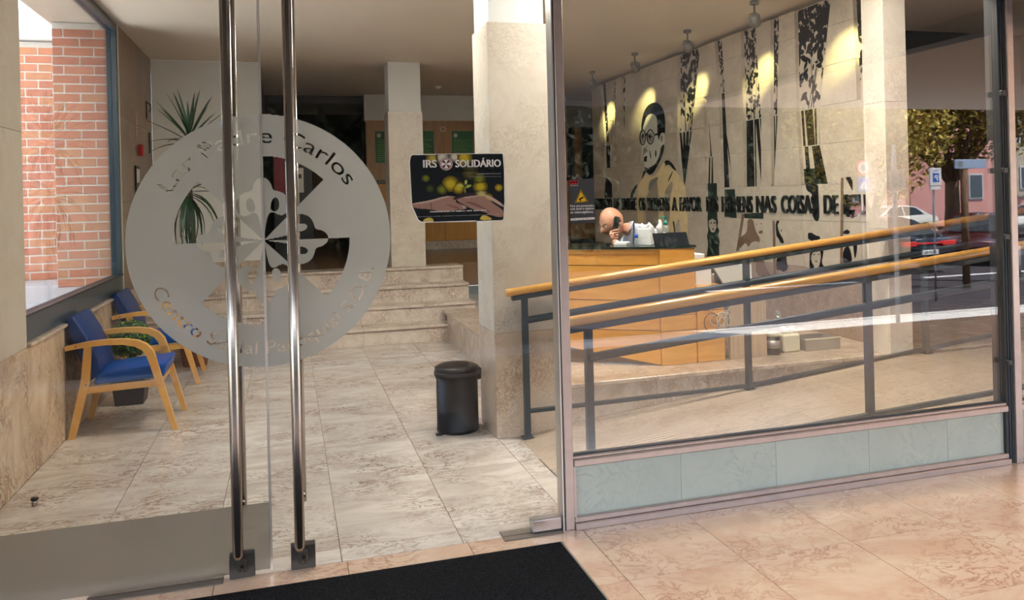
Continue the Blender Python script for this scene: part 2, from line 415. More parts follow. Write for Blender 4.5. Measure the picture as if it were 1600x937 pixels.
# ------------------------------------------------------------------ porch floor
pf = thing('floor_porch', (0, 0, 0), kind='structure')
ob('bed', B(-2.6, 16, -3.95, -0.004, -0.75, -0.006), 'joint', pf)
xs = [1.28 + 0.535 * k for k in range(-7, 14)]; ys = [-0.004, -0.13, -0.555, -1.075, -1.6, -2.13, -2.66, -3.2, -3.95]
for i in range(len(xs) - 1):
    for j in range(len(ys) - 1):
        if i > 12 and j < 4 and False: continue
        tile(pf, xs[i], xs[i + 1], ys[j + 1], ys[j], -0.02, 0.0, 'porch_stone')
ob('edge_slab', B(8.3, 16, -3.95, -0.13, -0.02, -0.001), 'porch_stone', pf)

# ------------------------------------------------------------------ steps up to the back
st = thing('floor_steps', (-1.47, 5.0, 0), kind='structure')
RZ = ZU / 4; SX = [-1.468, -0.45, 0.75, 2.05]
for k in range(4):
    y0 = 5.0 + 0.3 * k; z0 = RZ * k; z1 = RZ * (k + 1)
    for i in range(3):
        off = 0.0 if k % 2 == 0 else 0.0
        ob('riser', B(SX[i] + 0.001, SX[i + 1] - 0.001, y0 + 0.004, y0 + 0.03, z0, z1 - 0.032), 'step_stone', st)
        ob('tread', B(SX[i] + 0.001, SX[i + 1] - 0.001, y0 - 0.022, y0 + (0.33 if k < 3 else 0.36), z1 - 0.03, z1, bev=0.004), 'step_stone', st)
uf = ob('floor_upper', B(-1.47, 7.2, 6.24, 14.0, 0.45, ZU), 'upper_floor'); uf['kind'] = 'structure'
# ------------------------------------------------------------------ reception platform and ramp
pl = thing('floor_platform', (1.66, 1.45, 0), kind='structure')
def rz(x): return max(0.0, min(ZP, (x - 1.40) * 0.1))
ob('core', B(1.70, 8.0, 1.50, 7.6, 0.0, 0.262), 'joint', pl)
PX = [1.662, 2.42, 3.18, 3.94, 4.70, 5.6, 6.6, 8.0]
for a, b in zip(PX[:-1], PX[1:]):
    if rz(b) < 0.27:
        ob('face_slab', prism([(a + g, rz(a)), (b - g, rz(b)), (b - g, 0.268), (a + g, 0.268)], 'y', 1.45, 1.498), 'plinth_stone', pl)
    elif rz(a) < 0.26:
        ob('face_slab', prism([(a + g, rz(a)), (a + 2.68 - 0.0 - a + 1.38, 0.266), (a + g, 0.268)], 'y', 1.45, 1.498), 'plinth_stone', pl)
    ob('top_slab', B(a + g, b - g, 1.432, 2.35, 0.27, ZP, bev=0.004), 'plinth_stone', pl)
    ob('top_slab', B(a + g, b - g, 2.352, 7.5, 0.27, ZP), 'plinth_stone', pl)
ob('face_slab', B(1.662, 1.70, 1.5, 5.0, 0.0, 0.27), 'plinth_stone', pl)
# ribbed ramp
m = MATS['ramp_stone']; nt = m.node_tree; bs = nt.nodes['Principled BSDF']
geo = nt.nodes.new('ShaderNodeNewGeometry'); wv = nt.nodes.new('ShaderNodeTexWave'); wv.bands_direction = 'Y'; wv.inputs['Scale'].default_value = 9.0
bp = nt.nodes.new('ShaderNodeBump'); bp.inputs['Strength'].default_value = 0.6; bp.inputs['Distance'].default_value = 0.006
nt.links.new(geo.outputs['Position'], wv.inputs['Vector']); nt.links.new(wv.outputs['Fac'], bp.inputs['Height']); nt.links.new(bp.outputs[0], bs.inputs['Normal'])
rp = thing('floor_ramp', (1.40, 0.06, 0), kind='structure')
RX = [1.40, 1.95, 2.5, 3.05, 3.6, 4.15, 4.4]; RY = [0.062, 0.75, 1.446]
for a, b in zip(RX[:-1], RX[1:]):
    for y0, y1 in zip(RY[:-1], RY[1:]):
        ob('ramp_slab', prism([(a + g, -0.004), (b - g, -0.004), (b - g, rz(b)), (a + g, rz(a) + 0.0005)], 'y', y0 + g, y1 - g), 'ramp_stone', rp)
LX = [4.4, 5.1, 5.8, 6.5, 7.2, 8.0]
for a, b in zip(LX[:-1], LX[1:]):
    for y0, y1 in zip(RY[:-1], RY[1:]):
        ob('landing_slab', B(a + g, b - g, y0 + g, y1 - g, -0.004, ZP - 0.002), 'ramp_stone', rp)

# ------------------------------------------------------------------ ceiling
ZC = 3.24; HZ = 2.62
ce = ob('ceiling', B(-1.62, 8.2, 0.06, 14.2, ZC, ZC + 0.12), 'ceiling_paint'); ce['kind'] = 'structure'

# ------------------------------------------------------------------ left wall and its window
wlf = thing('wall_left', (-1.47, 0.0, 0), kind='structure')
ob('core', B(-1.66, -1.492, 0.03, 6.4, -0.1, 0.74), 'joint', wlf)
ob('core', B(-1.66, -1.492, 0.03, 1.66, 0.74, ZC), 'joint', wlf)
ob('core', B(-1.555, -1.492, 4.50, 6.4, 0.74, ZC), 'joint', wlf)
py_ = [0.04, 0.89, 1.675, 2.458, 3.24, 4.02, 4.80, 5.58, 6.27]
for a, b in zip(py_[:-1], py_[1:]):
    ob('panel', B(-1.49, -1.47, a + g, b - g, 0.0, 0.752), 'wall_stone', wlf)
ob('panel', B(-1.49, -1.47, 0.04, 1.675, 0.7545, 2.0), 'pier_stone', wlf)
ob('panel', B(-1.49, -1.47, 0.04, 1.675, 2.003, ZC - 0.002), 'pier_stone', wlf)
ob('panel', B(-1.66, -1.49, 1.655, 1.677, 0.78, ZC - 0.002), 'pier_stone', wlf)
for z0, z1 in ((0.755, 1.6), (1.603, 2.4), (2.403, ZC - 0.002)):
    ob('panel', B(-1.49, -1.47, 4.475, 6.268, z0, z1), 'brown_stone', wlf)
ob('corner_bead', B(-1.492, -1.466, 4.462, 4.474, 0.78, ZC - 0.002), 'slot_edge', wlf)
w1 = thing('window_1', (-1.5, 1.68, 0.755), kind='structure')
ob('sill', B(-1.66, -1.445, 1.68, 4.47, 0.754, 0.776, bev=0.004), 'plinth_stone', w1)
ob('frame_bottom', B(-1.56, -1.478, 1.68, 4.46, 0.778, 0.925), 'window_metal', w1)
ob('frame_bead', B(-1.55, -1.47, 1.68, 4.46, 0.925, 0.94), 'gasket', w1)
ob('frame_far', B(-1.56, -1.475, 4.395, 4.46, 0.94, 3.17), 'window_metal', w1)
ob('frame_near', B(-1.56, -1.50, 1.68, 1.72, 0.94, 3.17), 'window_metal', w1)
ob('frame_top', B(-1.56, -1.475, 1.68, 4.46, 3.17, ZC - 0.002), 'window_metal', w1)
ob('pane', B(-1.524, -1.514, 1.72, 4.395, 0.94, 3.17), 'side_glass', w1)

# ------------------------------------------------------------------ outside the left window: brick walls
def brickwall(name, x0, x1, y, z0, z1, seed):
    rnd = random.Random(seed)
    w = thing(name, (x0, y, z0), kind='structure')
    ob('mortar_bed', B(x0, x1, y + 0.007, y + 0.25, z0, z1), 'mortar', w)
    bl, bh, j = 0.236, 0.069, 0.0155
    base = {}
    r = 0; z = z0
    while z + bh <= z1 + 0.02:
        x = x1 if r % 2 == 0 else x1 + bl / 2
        while x > x0:
            a = max(x0, x - bl); b = min(x, x1)
            if b - a > 0.03:
                key = (round(b - a, 3), rnd.randrange(4))
                if key not in base:
                    bmm = B(0, b - a, 0, 0.06, 0, bh, bev=0.003); d = bpy.data.meshes.new('brick'); bmm.to_mesh(d); bmm.free()
                    d.materials.append(MATS['brick_' + 'abcd'[key[1]]]); base[key] = d
                ob('brick', base[key], None, w, (a, y + rnd.uniform(-0.001, 0.0015), z))
            x -= bl + j
        z += bh + j; r += 1
    return w
brickwall('wall_brick_pier', -2.02, -1.556, 4.50, 0.84, 3.25, 3)
bw2 = brickwall('wall_brick_far', -3.5, -2.02, 5.45, 0.84, 3.25, 5)
ob('coping', B(-3.6, -2.021, 5.38, 5.75, 3.26, 3.56), 'white', bw2)
t = ob('trim_1', B(-2.05, -1.565, 1.2, 4.90, 3.255, 3.45), 'pier_stone'); t['kind'] = 'structure'
t = ob('floor_courtyard', B(-6.0, -1.565, 1.0, 7.0, 0.70, 0.838), 'white_stone_ledge'); t['kind'] = 'structure'

# ------------------------------------------------------------------ back walls
wb = thing('wall_back', (-1.47, 6.27, ZU), kind='structure')
ob('white_wall', B(-1.47, -0.28, 6.27, 6.42, ZU, ZC), 'white_paint', wb)
ob('skirting', B(-1.468, -0.285, 6.25, 6.27, ZU, ZU + 0.14), 'plinth_stone', wb)
ob('ceiling_bead', B(-1.468, -0.285, 6.262, 6.27, ZC - 0.015, ZC - 0.001), 'white', wb)
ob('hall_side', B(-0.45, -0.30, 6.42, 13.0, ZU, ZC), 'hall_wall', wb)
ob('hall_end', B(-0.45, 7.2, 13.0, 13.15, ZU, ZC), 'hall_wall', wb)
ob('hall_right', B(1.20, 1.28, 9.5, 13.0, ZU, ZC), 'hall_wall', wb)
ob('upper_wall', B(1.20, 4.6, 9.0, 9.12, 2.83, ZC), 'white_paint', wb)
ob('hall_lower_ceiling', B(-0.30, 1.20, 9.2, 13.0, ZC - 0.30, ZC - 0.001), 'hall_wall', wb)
wr = ob('wall_side', B(8.0, 8.15, 0.05, 14.0, -0.1, ZC), 'shade_dark_wall'); wr['kind'] = 'structure'
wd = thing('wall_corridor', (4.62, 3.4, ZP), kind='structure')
ob('shade_backing', B(4.62, 8.0, 3.4, 3.5, ZP, ZC), 'shade_dark_wall', wd)  # blackness here is shade put into the wall colour

# ------------------------------------------------------------------ facade: header, post, windows
h = ob('wall_front', B(-1.62, 8.2, -0.06, 0.06, HZ, 3.5), 'white_paint'); h['kind'] = 'structure'
wl2 = ob('wall_porch', B(-1.9, -1.475, -0.04, 0.028, 0.0, HZ), 'pier_stone'); wl2['kind'] = 'structure'
p1 = thing('trim_2', (1.22, 0, 0), kind='structure')
ob('post', B(1.206, 1.25, -0.035, 0.045, 0, HZ, bev=0.003), 'aluminium', p1)
ob('gasket', B(1.198, 1.206, -0.03, 0.04, 0, HZ), 'gasket', p1)
ob('edge_strip', B(1.192, 1.198, -0.036, 0.04, 0, HZ), 'aluminium_light', p1)
def shopwindow(name, x0, x1, panels):
    w = thing(name, (x0, 0, 0), kind='structure')
    ob('foot_rail', B(x0, x1, -0.05, 0.05, 0.0, 0.03, bev=0.002), 'aluminium', w)
    ob('bottom_rail', B(x0, x1, -0.035, 0.045, 0.0305, 0.056, bev=0.003), 'aluminium', w)
    ob('mid_rail', B(x0, x1, -0.04, 0.045, 0.290, 0.322, bev=0.004), 'aluminium', w)
    ob('glazing_bead', B(x0, x1, -0.025, 0.04, 0.322, 0.336, bev=0.003), 'aluminium', w)
    ob('gasket', B(x0, x1, -0.012, 0.02, 0.336, 0.341), 'gasket', w)
    for a, b in zip(panels[:-1], panels[1:]):
        ob('spandrel_panel', B(a + 0.0008, b - 0.0008, -0.012, 0.004, 0.056, 0.290), 'green_glass', w)
    ob('side_bead', B(x0, x0 + 0.012, -0.03, 0.03, 0.056, 0.290), 'aluminium', w)
    ob('side_bead', B(x1 - 0.012, x1, -0.03, 0.03, 0.056, 0.290), 'gasket', w)
    ob('pane', B(x0 + 0.004, x1 - 0.004, -0.004, 0.004, 0.341, HZ), 'facade_glass', w)
    return w
shopwindow('window_2', 1.2505, 3.832, [1.262, 1.814, 2.349, 2.916, 3.43, 3.82])
shopwindow('window_3', 3.918, 6.5, [3.93, 4.45, 4.98, 5.5, 6.0, 6.49])
mu = thing('trim_3', (3.87, 0, 0), kind='structure')
ob('mullion', B(3.872, 3.918, -0.05, 0.05, 0, HZ, bev=0.003), 'aluminium', mu)
ob('gasket', B(3.856, 3.872, -0.035, 0.05, 0, HZ), 'gasket', mu)
ob('inner_strip', B(3.846, 3.856, -0.03, 0.06, 0, HZ), 'window_metal', mu)
ob('gasket', B(3.832, 3.846, -0.025, 0.06, 0, HZ), 'gasket', mu)
for z in (0.55, 1.25, 1.62, 2.05):
    ob('clip', B(3.826, 3.862, -0.05, -0.03, z, z + 0.03, bev=0.003), 'gasket', mu)
w = ob('wall_front_end', B(6.5, 8.2, -0.06, 0.06, 0, HZ), 'pier_stone'); w['kind'] = 'structure'

ub = ob('wall_shade_block', B(-14, 9.4, -5.15, 0.06, 2.96, 20.0), 'soffit_paint'); ub['kind'] = 'structure'  # added unseen block that throws shade on the sidewalk and road
# ------------------------------------------------------------------ porch roof
pr = thing('ceiling_porch', (0, 0, HZ), kind='structure')
ob('grey_soffit', B(-1.9, 4.2, -5.2, -0.06, HZ, 2.95), 'grey_paint', pr)
ob('beige_soffit', B(4.2, 20, -5.2, -0.06, HZ, 2.95), 'soffit_paint', pr)
ob('beam', B(4.12, 4.28, -5.1, -0.06, HZ - 0.12, HZ - 0.001), 'beam_paint', pr)
# ------------------------------------------------------------------ glass doors
DC = (-0.10, 1.397); DR = 0.533; DI = 0.356
def arc_text(s, r, a_from, a_to, height, inward=False):
    """outlines of s bent round the emblem centre; inward: read along the bottom"""
    L = math.radians(a_to - a_from) * r
    cs = text_outline(s, width=abs(L), height=height); out = []
    for c in cs:
        a = math.radians(a_from) + (math.radians(a_to - a_from)) * c[:, 0] / abs(L)
        rr = r + (c[:, 1] if not inward else -c[:, 1])
        out.append(np.column_stack((DC[0] + rr * np.cos(a), DC[1] + rr * np.sin(a))))
    return out
emblem = [circle(*DC, DR, 160)]
for a in (135, 45, -45, -135):
    emblem.append([DC] + circle(*DC, DI, 24, math.radians(a), math.radians(a + 45)))
half = [(0.0, 0.0), (0.06, 0.010), (0.115, 0.022), (0.118, 0.045), (0.105, 0.062), (0.104, 0.085), (0.125, 0.104), (0.160, 0.108), (0.192, 0.094), (0.206, 0.066), (0.212, 0.040), (0.238, 0.036), (0.260, 0.020), (0.268, 0.0)]
arm = [half[0]] + chaikin(half[1:] + [(u, -v) for u, v in half[-2:0:-1]], 2, closed=False)
pill = chaikin([(0.128, 0.028), (0.170, 0.036), (0.182, 0.052), (0.170, 0.066), (0.132, 0.066), (0.118, 0.048)], 2)
for k in range(4):
    a = math.pi / 2 * k; ca, sa = math.cos(a), math.sin(a)
    rot = lambda P: [(DC[0] + u * ca - v * sa, DC[1] + u * sa + v * ca) for u, v in P]
    emblem.append(rot(arm)); emblem.append(rot(pill)); emblem.append(rot([(u, -v) for u, v in pill]))
emblem += arc_text('Lar Padre Carlos', 0.412, 150, 33, 0.068)
emblem += arc_text('Centro Social Paroquial S.D.B.', 0.478, 203, 343, 0.056, True)
def leaf(name, x0, x1, hx, label):
    d = thing(name, ((x0 + x1) / 2, 0, 0.0), kind='structure')
    ob('pane', B(x0, x1, -0.006, 0.006, 0.012, 2.60), 'clear_glass', d)
    e = ob('frosted_emblem', fill(emblem, 0.0035, lambda u, v: (u, 0.0075, v), xlim=(x0 + 0.001, x1 - 0.001)), 'frost', d)
    e['label'] = 'frosted film with a cross emblem and lettering cut clear'
    ob('glass_edge', B(*((x1 - 0.003, x1 + 0.001) if hx < -0.1 else (x0 - 0.001, x0 + 0.003)), -0.0065, 0.0065, 0.012, 2.60), 'aluminium_light', d)
    hd = ob('outer_handle', tube([(hx, -0.055, 0.098), (hx, -0.055, 0.115), (hx, -0.055, 2.56)], [0.017, 0.0215, 0.0215], 18), 'steel', d)
    ob('standoff', tube([(hx, -0.055, 2.50), (hx, -0.006, 2.50)], 0.009, 8), 'steel', hd)
    ob('standoff', tube([(hx, -0.055, 0.30), (hx, -0.006, 0.30)], 0.009, 8), 'steel', hd)
    hi = ob('inner_handle', tube([(hx + 0.02, 0.06, 0.26), (hx + 0.02, 0.06, 2.56)], 0.014, 14), 'steel', d)
    ob('standoff', tube([(hx + 0.02, 0.06, 2.50), (hx + 0.02, 0.006, 2.50)], 0.008, 8), 'steel', hi)
    ob('standoff', tube([(hx + 0.02, 0.06, 0.30), (hx + 0.02, 0.006, 0.30)], 0.008, 8), 'steel', hi)
    lx = hx + 0.013
    lk = ob('lock_plate', B(lx - 0.05, lx + 0.05, -0.024, 0.024, 0.004, 0.102, bev=0.002), 'dark_metal', d)
    ob('lock_housing', B(lx - 0.018, lx + 0.018, -0.04, -0.024, 0.03, 0.088, bev=0.006), 'dark_metal', lk)
    bm = tube([(lx, -0.046, 0.066), (lx, -0.04, 0.066)], 0.009, 12); B(lx - 0.005, lx + 0.005, -0.046, -0.04, 0.040, 0.062, bm)
    ob('keyhole', bm, 'steel', lk)
    return d
dl = leaf('door_1', -1.462, -0.102, -0.229, None)
ob('frosted_band', fill([[(-1.462, 0.012), (-0.105, 0.012), (-0.105, 0.292), (-1.462, 0.292)]], 0.3, lambda u, v: (u, 0.0078, v)), 'frost_band', dl)
dr = leaf('door_2', -0.098, 1.190, 0.016, None)
pf2 = ob('patch_fitting', B(1.046, 1.186, -0.024, 0.024, 0.008, 0.066, bev=0.003), 'aluminium_light', dr)
ob('fitting_cover', B(1.052, 1.184, -0.028, -0.024, 0.014, 0.060), 'aluminium', pf2)
t = thing('trim_4', (0.9, 0, 0), kind='structure')
ob('pivot_plate', B(0.906, 1.19, -0.052, 0.052, 0.0, 0.006, bev=0.002), 'plate_metal', t)
ob('pivot_groove', B(0.906, 1.19, -0.012, -0.008, 0.006, 0.0065), 'gasket', t)
t = thing('trim_5', (-0.6, 0, 0), kind='structure')
ob('pivot_plate', B(-0.80, -0.29, -0.045, 0.045, 0.0, 0.005, bev=0.002), 'plate_metal', t)
ob('pivot_groove', B(-0.80, -0.29, -0.004, 0.004, 0.005, 0.0055), 'gasket', t)
ds = thing('door_stopper', (-1.31, 1.18, 0), 'small chrome door stopper with black cap on the floor by the left wall', 'door stopper')
ob('peg', lathe([(0.014, 0), (0.014, 0.02), (0.011, 0.03)], 14, (-1.31, 1.18, 0)), 'steel', ds)
ob('cap', lathe([(0.017, 0.03), (0.020, 0.036), (0.016, 0.043)], 14, (-1.31, 1.18, 0)), 'black_plastic', ds)

# ------------------------------------------------------------------ door mat
dm = thing('doormat', (-0.3, -0.8, 0), 'large black pile doormat in front of the glass doors', 'doormat')
ob('pile', B(-1.9, 1.135, -2.1, -0.15, 0.0005, 0.009), 'mat_pile', dm)
bm = B(-1.912, 1.147, -0.15, -0.138, 0.0005, 0.004); B(1.135, 1.147, -2.1, -0.15, 0.0005, 0.004, bm)
ob('rim', bm, 'plate_metal', dm)

# ------------------------------------------------------------------ columns
def column(label, x0, x1, y0, y1, z0, zcap, ztop, seams, inset, mats, cap=True):
    c = thing('stone_column', ((x0 + x1) / 2, (y0 + y1) / 2, z0), label, 'column', 'stone clad columns')
    ob('core', B(x0 + 0.02, x1 - 0.02, y0 + 0.02, y1 - 0.02, z0, ztop - 0.001), 'white_paint', c)
    zz = [z0] + seams + [zcap]
    for k in range(len(zz) - 1):
        a, b = zz[k] + (0.001 if k else 0), zz[k + 1] - 0.001
        for nm, bx in (('front_slab', (x0, x1, y0, y0 + 0.0195)), ('back_slab', (x0, x1, y1 - 0.0195, y1)), ('side_slab', (x0, x0 + 0.0195, y0 + 0.0195, y1 - 0.0195)), ('side_slab', (x1 - 0.0195, x1, y0 + 0.0195, y1 - 0.0195))):
            ob(nm, B(*bx, a, b, bev=0.0015), mats[k], c)
    if cap: ob('white_head', B(x0 + inset, x1 - inset, y0 + inset, y1 - inset, zcap, ztop - 0.002), 'white_paint', c)
    return c
column('nearest stone column beside the black pedal bin, white painted head', 1.262, 1.663, 1.41, 1.83, 0, 2.69, ZC, [0.68], 0.014, ['column_base_stone', 'column_stone'])
column('stone column with white head standing at the top of the steps', 1.195, 1.615, 6.02, 6.42, ZU, 2.635, ZC, [], 0.014, ['column_stone'])
column('narrow pale stone column at the near end of the mural wall', 4.30, 4.505, 1.36, 1.585, ZP, ZC - 0.01, ZC, [1.25, 2.2], 0.0, ['column_stone'] * 3, False)

# ------------------------------------------------------------------ pedal bin
pb = thing('pedal_bin', (1.07, 1.715, 0), 'black round pedal bin beside the nearest stone column', 'waste bin')
cB = (1.07, 1.715, 0)
ob('body', lathe([(0.140, 0), (0.143, 0.004), (0.1425, 0.02), (0.140, 0.024), (0.140, 0.392), (0.134, 0.394)], 40, cB), 'black_plastic', pb)
ob('rim', lathe([(0.141, 0.372), (0.153, 0.376), (0.155, 0.392), (0.150, 0.402), (0.140, 0.404)], 40, cB), 'black_plastic', pb)
ob('lid', lathe([(0.146, 0.404), (0.149, 0.410), (0.146, 0.424), (0.120, 0.437), (0.06, 0.444), (0.004, 0.446)], 40, cB), 'black_plastic', pb)
ob('hinge', B(1.19, 1.235, 1.68, 1.75, 0.33, 0.41, bev=0.008), 'black_plastic', pb)
bm = tube([(0.955, 1.60, 0.012), (0.90, 1.545, 0.03)], 0.006, 8); B(0.885, 0.925, 1.51, 1.55, 0.028, 0.040, bm, bev=0.003)
ob('pedal', bm, 'black_plastic', pb)
ob('wire_handle', tube([(0.925, 1.70, 0.375), (0.912, 1.66, 0.39), (0.914, 1.62, 0.378), (0.93, 1.60, 0.37)], 0.006, 6), 'black_plastic', pb)

# ------------------------------------------------------------------ chairs
mat('blue_vinyl', (0.003, 0.065, 0.31), 0.34, noise=0.08, nscale=6, spec=0.3)
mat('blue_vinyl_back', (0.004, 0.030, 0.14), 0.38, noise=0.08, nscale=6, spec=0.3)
def cushion(pts, y0, y1, bev=0.02):
    bm = prism(pts, 'y', y0, y1)
    bmesh.ops.bevel(bm, geom=list(bm.edges), offset=bev, segments=3, affect='EDGES', profile=0.6)
    for f in bm.faces: f.smooth = True
    return bm
def make_chair(yc, label):
    c = thing('armchair', (-1.10, yc, 0), label, 'chair', 'blue waiting room chairs')
    h = 0.262
    for s in (-1, 1):
        y = yc + s * h
        bm = sweep_rect([(-1.432, y, 0.0), (-1.372, y, 0.25), (-1.338, y, 0.40), (-1.322, y, 0.60), (-1.322, y, 0.632)], [0.03] * 5, [0.042, 0.05, 0.052, 0.046, 0.046])
        ob('leg', bm, 'chair_wood', c)
        ob('leg', sweep_rect([(-0.785, y, 0.0), (-0.86, y, 0.27), (-0.922, y, 0.50)], [0.03] * 3, [0.034, 0.044, 0.05]), 'chair_wood', c)
        arm_pts = [(-1.455, 0.612), (-1.40, 0.622), (-1.30, 0.634), (-1.20, 0.638), (-1.10, 0.634), (-1.02, 0.618), (-0.97, 0.590), (-0.938, 0.550), (-0.921, 0.498)]
        ob('arm', sweep_rect([(x, y, z) for x, z in arm_pts], [0.052] * 9, [0.030, 0.032, 0.034, 0.036, 0.038, 0.044, 0.048, 0.050, 0.050]), 'chair_wood', c)
        ob('side_rail', sweep_rect([(-1.345, y - s * 0.018, 0.318), (-0.88, y - s * 0.018, 0.332)], 0.022, 0.045), 'chair_wood', c)
        ob('screw', lathe([(0.007, 0), (0.006, 0.003)], 8, (0, 0, 0)), 'plate_metal', c, (-1.335, y + s * 0.0155, 0.36), (-s * math.pi / 2, 0, 0))
        ob('screw', lathe([(0.007, 0), (0.006, 0.003)], 8, (0, 0, 0)), 'plate_metal', c, (-1.39, y + s * 0.0265, 0.622), (-s * math.pi / 2, 0, 0))
    ob('cross_rail', B(-0.905, -0.88, yc - h + 0.02, yc + h - 0.02, 0.305, 0.345), 'chair_wood', c)
    ob('cross_rail', B(-1.35, -1.325, yc - h + 0.02, yc + h - 0.02, 0.29, 0.335), 'chair_wood', c)
    se = cushion([(-1.30, 0.345), (-0.855, 0.365), (-0.835, 0.455), (-1.28, 0.425)], yc - 0.238, yc + 0.238, 0.02)
    ob('seat', se, 'blue_vinyl', c)
    ba = cushion([(-1.335, 0.36), (-1.255, 0.42), (-1.275, 0.52), (-1.335, 0.68), (-1.415, 0.825), (-1.468, 0.80), (-1.44, 0.70), (-1.375, 0.52)], yc - 0.235, yc + 0.235, 0.016)
    ob('backrest', ba, 'blue_vinyl_back', c)
    return c
make_chair(2.683, 'blue vinyl armchair with wooden arms, the nearer one by the side window')
make_chair(4.13, 'blue vinyl armchair with wooden arms, farther one beyond the clipped shrub')

# ------------------------------------------------------------------ clipped shrub in a dark pot
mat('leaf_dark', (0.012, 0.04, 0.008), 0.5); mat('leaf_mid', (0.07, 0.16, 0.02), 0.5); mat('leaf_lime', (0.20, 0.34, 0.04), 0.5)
mat('pot_blue', (0.004, 0.007, 0.014), 0.5); mat('soil', (0.02, 0.014, 0.01), 1.0); mat('bark', (0.10, 0.07, 0.045), 0.9, noise=0.3, nscale=30)
sh = thing('potted_shrub', (-1.23, 3.36, 0), 'round clipped green shrub in a dark square pot between the two chairs', 'potted plant')
bm = bmesh.new(); pc = (-1.23, 3.36)
v = [bm.verts.new((pc[0] + sx * r, pc[1] + sy * r, z)) for r, z in ((0.10, 0), (0.125, 0.22), (0.115, 0.22), (0.11, 0.19)) for sx, sy in ((-1, -1), (1, -1), (1, 1), (-1, 1))]
bm.faces.new(v[3::-1])
for k in range(3):
    for j in range(4): bm.faces.new((v[k * 4 + j], v[k * 4 + (j + 1) % 4], v[k * 4 + 4 + (j + 1) % 4], v[k * 4 + 4 + j]))
ob('pot', bm, 'pot_blue', sh)
ob('soil', B(pc[0] - 0.11, pc[0] + 0.11, pc[1] - 0.11, pc[1] + 0.11, 0.16, 0.192), 'soil', sh)
ob('stem', tube([(*pc, 0.19), (*pc, 0.42)], 0.012, 8), 'bark', sh)
def leafball(name, c, rads, n, size, mats, parent, seed, hollow=0.82):
    rnd = random.Random(seed); V = []; F = []; MI = []
    for i in range(n):
        u = rnd.uniform(-1, 1); a = rnd.uniform(0, 2 * math.pi); s = math.sqrt(1 - u * u); d = Vector((s * math.cos(a), s * math.sin(a), u))
        r = rnd.uniform(hollow, 1.0); p = Vector((c[0] + d.x * rads[0] * r, c[1] + d.y * rads[1] * r, c[2] + d.z * rads[2] * r))
        q = (d + Vector((rnd.uniform(-.8, .8), rnd.uniform(-.8, .8), rnd.uniform(-.8, .8)))).normalized()
        t1 = q.orthogonal().normalized(); t2 = q.cross(t1); ang = rnd.uniform(0, 6.28); e1 = t1 * math.cos(ang) + t2 * math.sin(ang); e2 = q.cross(e1); L = size * rnd.uniform(0.7, 1.3)
        k = len(V); V += [p - e1 * L, p + e2 * L * 0.5 + q * L * 0.15, p + e1 * L, p - e2 * L * 0.5 + q * L * 0.15]; F += [(k, k + 1, k + 2, k + 3)]
        MI.append(0 if r < 0.9 and rnd.random() < 0.7 else (2 if rnd.random() < 0.3 and d.z > 0.1 else 1))  # darker tone inside, lightest on the upper side: shading painted by leaf
    me = bpy.data.meshes.new(name); me.from_pydata(V, [], F)
    for mm in mats: me.materials.append(MATS[mm])
    me.polygons.foreach_set('material_index', MI); me.update()
    o = ob(name, me, None, parent); o['kind'] = 'stuff'; return o
leafball('foliage', (*pc, 0.505), (0.165, 0.165, 0.15), 2600, 0.011, ['leaf_dark', 'leaf_mid', 'leaf_lime'], sh, 4)
ob('twig_core', ball((*pc, 0.505), 0.135, 16, 10, (1, 1, 0.9)), 'leaf_dark', sh)

# ------------------------------------------------------------------ dragon tree in front of the white wall
mat('blade', (0.010, 0.035, 0.012), 0.4); mat('blade_pale', (0.035, 0.085, 0.02), 0.4); mat('terracotta', (0.35, 0.14, 0.07), 0.8)
dt = thing('dragon_tree', (-0.90, 4.70, 0), 'tall potted dragon tree with spiky dark leaves at the foot of the steps', 'potted plant')
bx, by = -0.90, 4.70
ob('pot', lathe([(0.11, 0), (0.15, 0.26), (0.16, 0.27), (0.16, 0.30), (0.14, 0.30), (0.135, 0.27)], 24, (bx, by, 0)), 'terracotta', dt)
ob('trunk', tube([(bx, by, 0.26), (bx + 0.015, by, 1.4), (bx - 0.01, by, 1.8), (bx + 0.01, by, 2.16)], [0.022, 0.02, 0.018, 0.015], 8), 'bark', dt)
ob('trunk', tube([(bx + 0.02, by, 0.26), (bx + 0.02, by + 0.01, 1.2), (bx - 0.02, by - 0.02, 1.72)], [0.018, 0.017, 0.014], 8), 'bark', dt)
def blade_mesh(L, droop, w):
    bm = bmesh.new(); n = 7; prev = None
    for i in range(n + 1):
        s = i / n; x = L * (s - 0.25 * droop * s * s); z = -droop * L * 0.7 * s * s; ww = w * (1 - s) ** 0.6 * (0.35 + 1.2 * min(1, s * 4)) * 0.7
        r = [bm.verts.new((x, -ww, z)), bm.verts.new((x, 0, z - ww * 0.5)), bm.verts.new((x, ww, z))]
        if prev:
            for j in range(2): bm.faces.new((prev[j], prev[j + 1], r[j + 1], r[j]))
        prev = r
    d = bpy.data.meshes.new('leaf'); bm.to_mesh(d); bm.free(); d.materials.append(MATS['blade']); return d
rnd = random.Random(5)
BM = [blade_mesh(0.50, 0.15, 0.02), blade_mesh(0.46, 0.5, 0.02), blade_mesh(0.52, 1.0, 0.022)]
def crown(c, n, zt, lo, hi, kinds):
    for i in range(n):
        a = 2.4 * i + rnd.uniform(-.2, .2); el = math.radians(lo + (hi - lo) * (i / n)); me = BM[kinds[min(len(kinds) - 1, int(i / n * len(kinds)))]]
        o = ob('leaf', me, None, dt, (c[0], c[1], c[2] - 0.10 + 0.12 * i / n), (0, -el, a), True)
crown((bx, by, 2.22), 34, 0, -15, 82, [2, 1, 0, 0])
crown((bx - 0.02, by - 0.02, 1.70), 30, 0, -65, 45, [2, 2, 1])

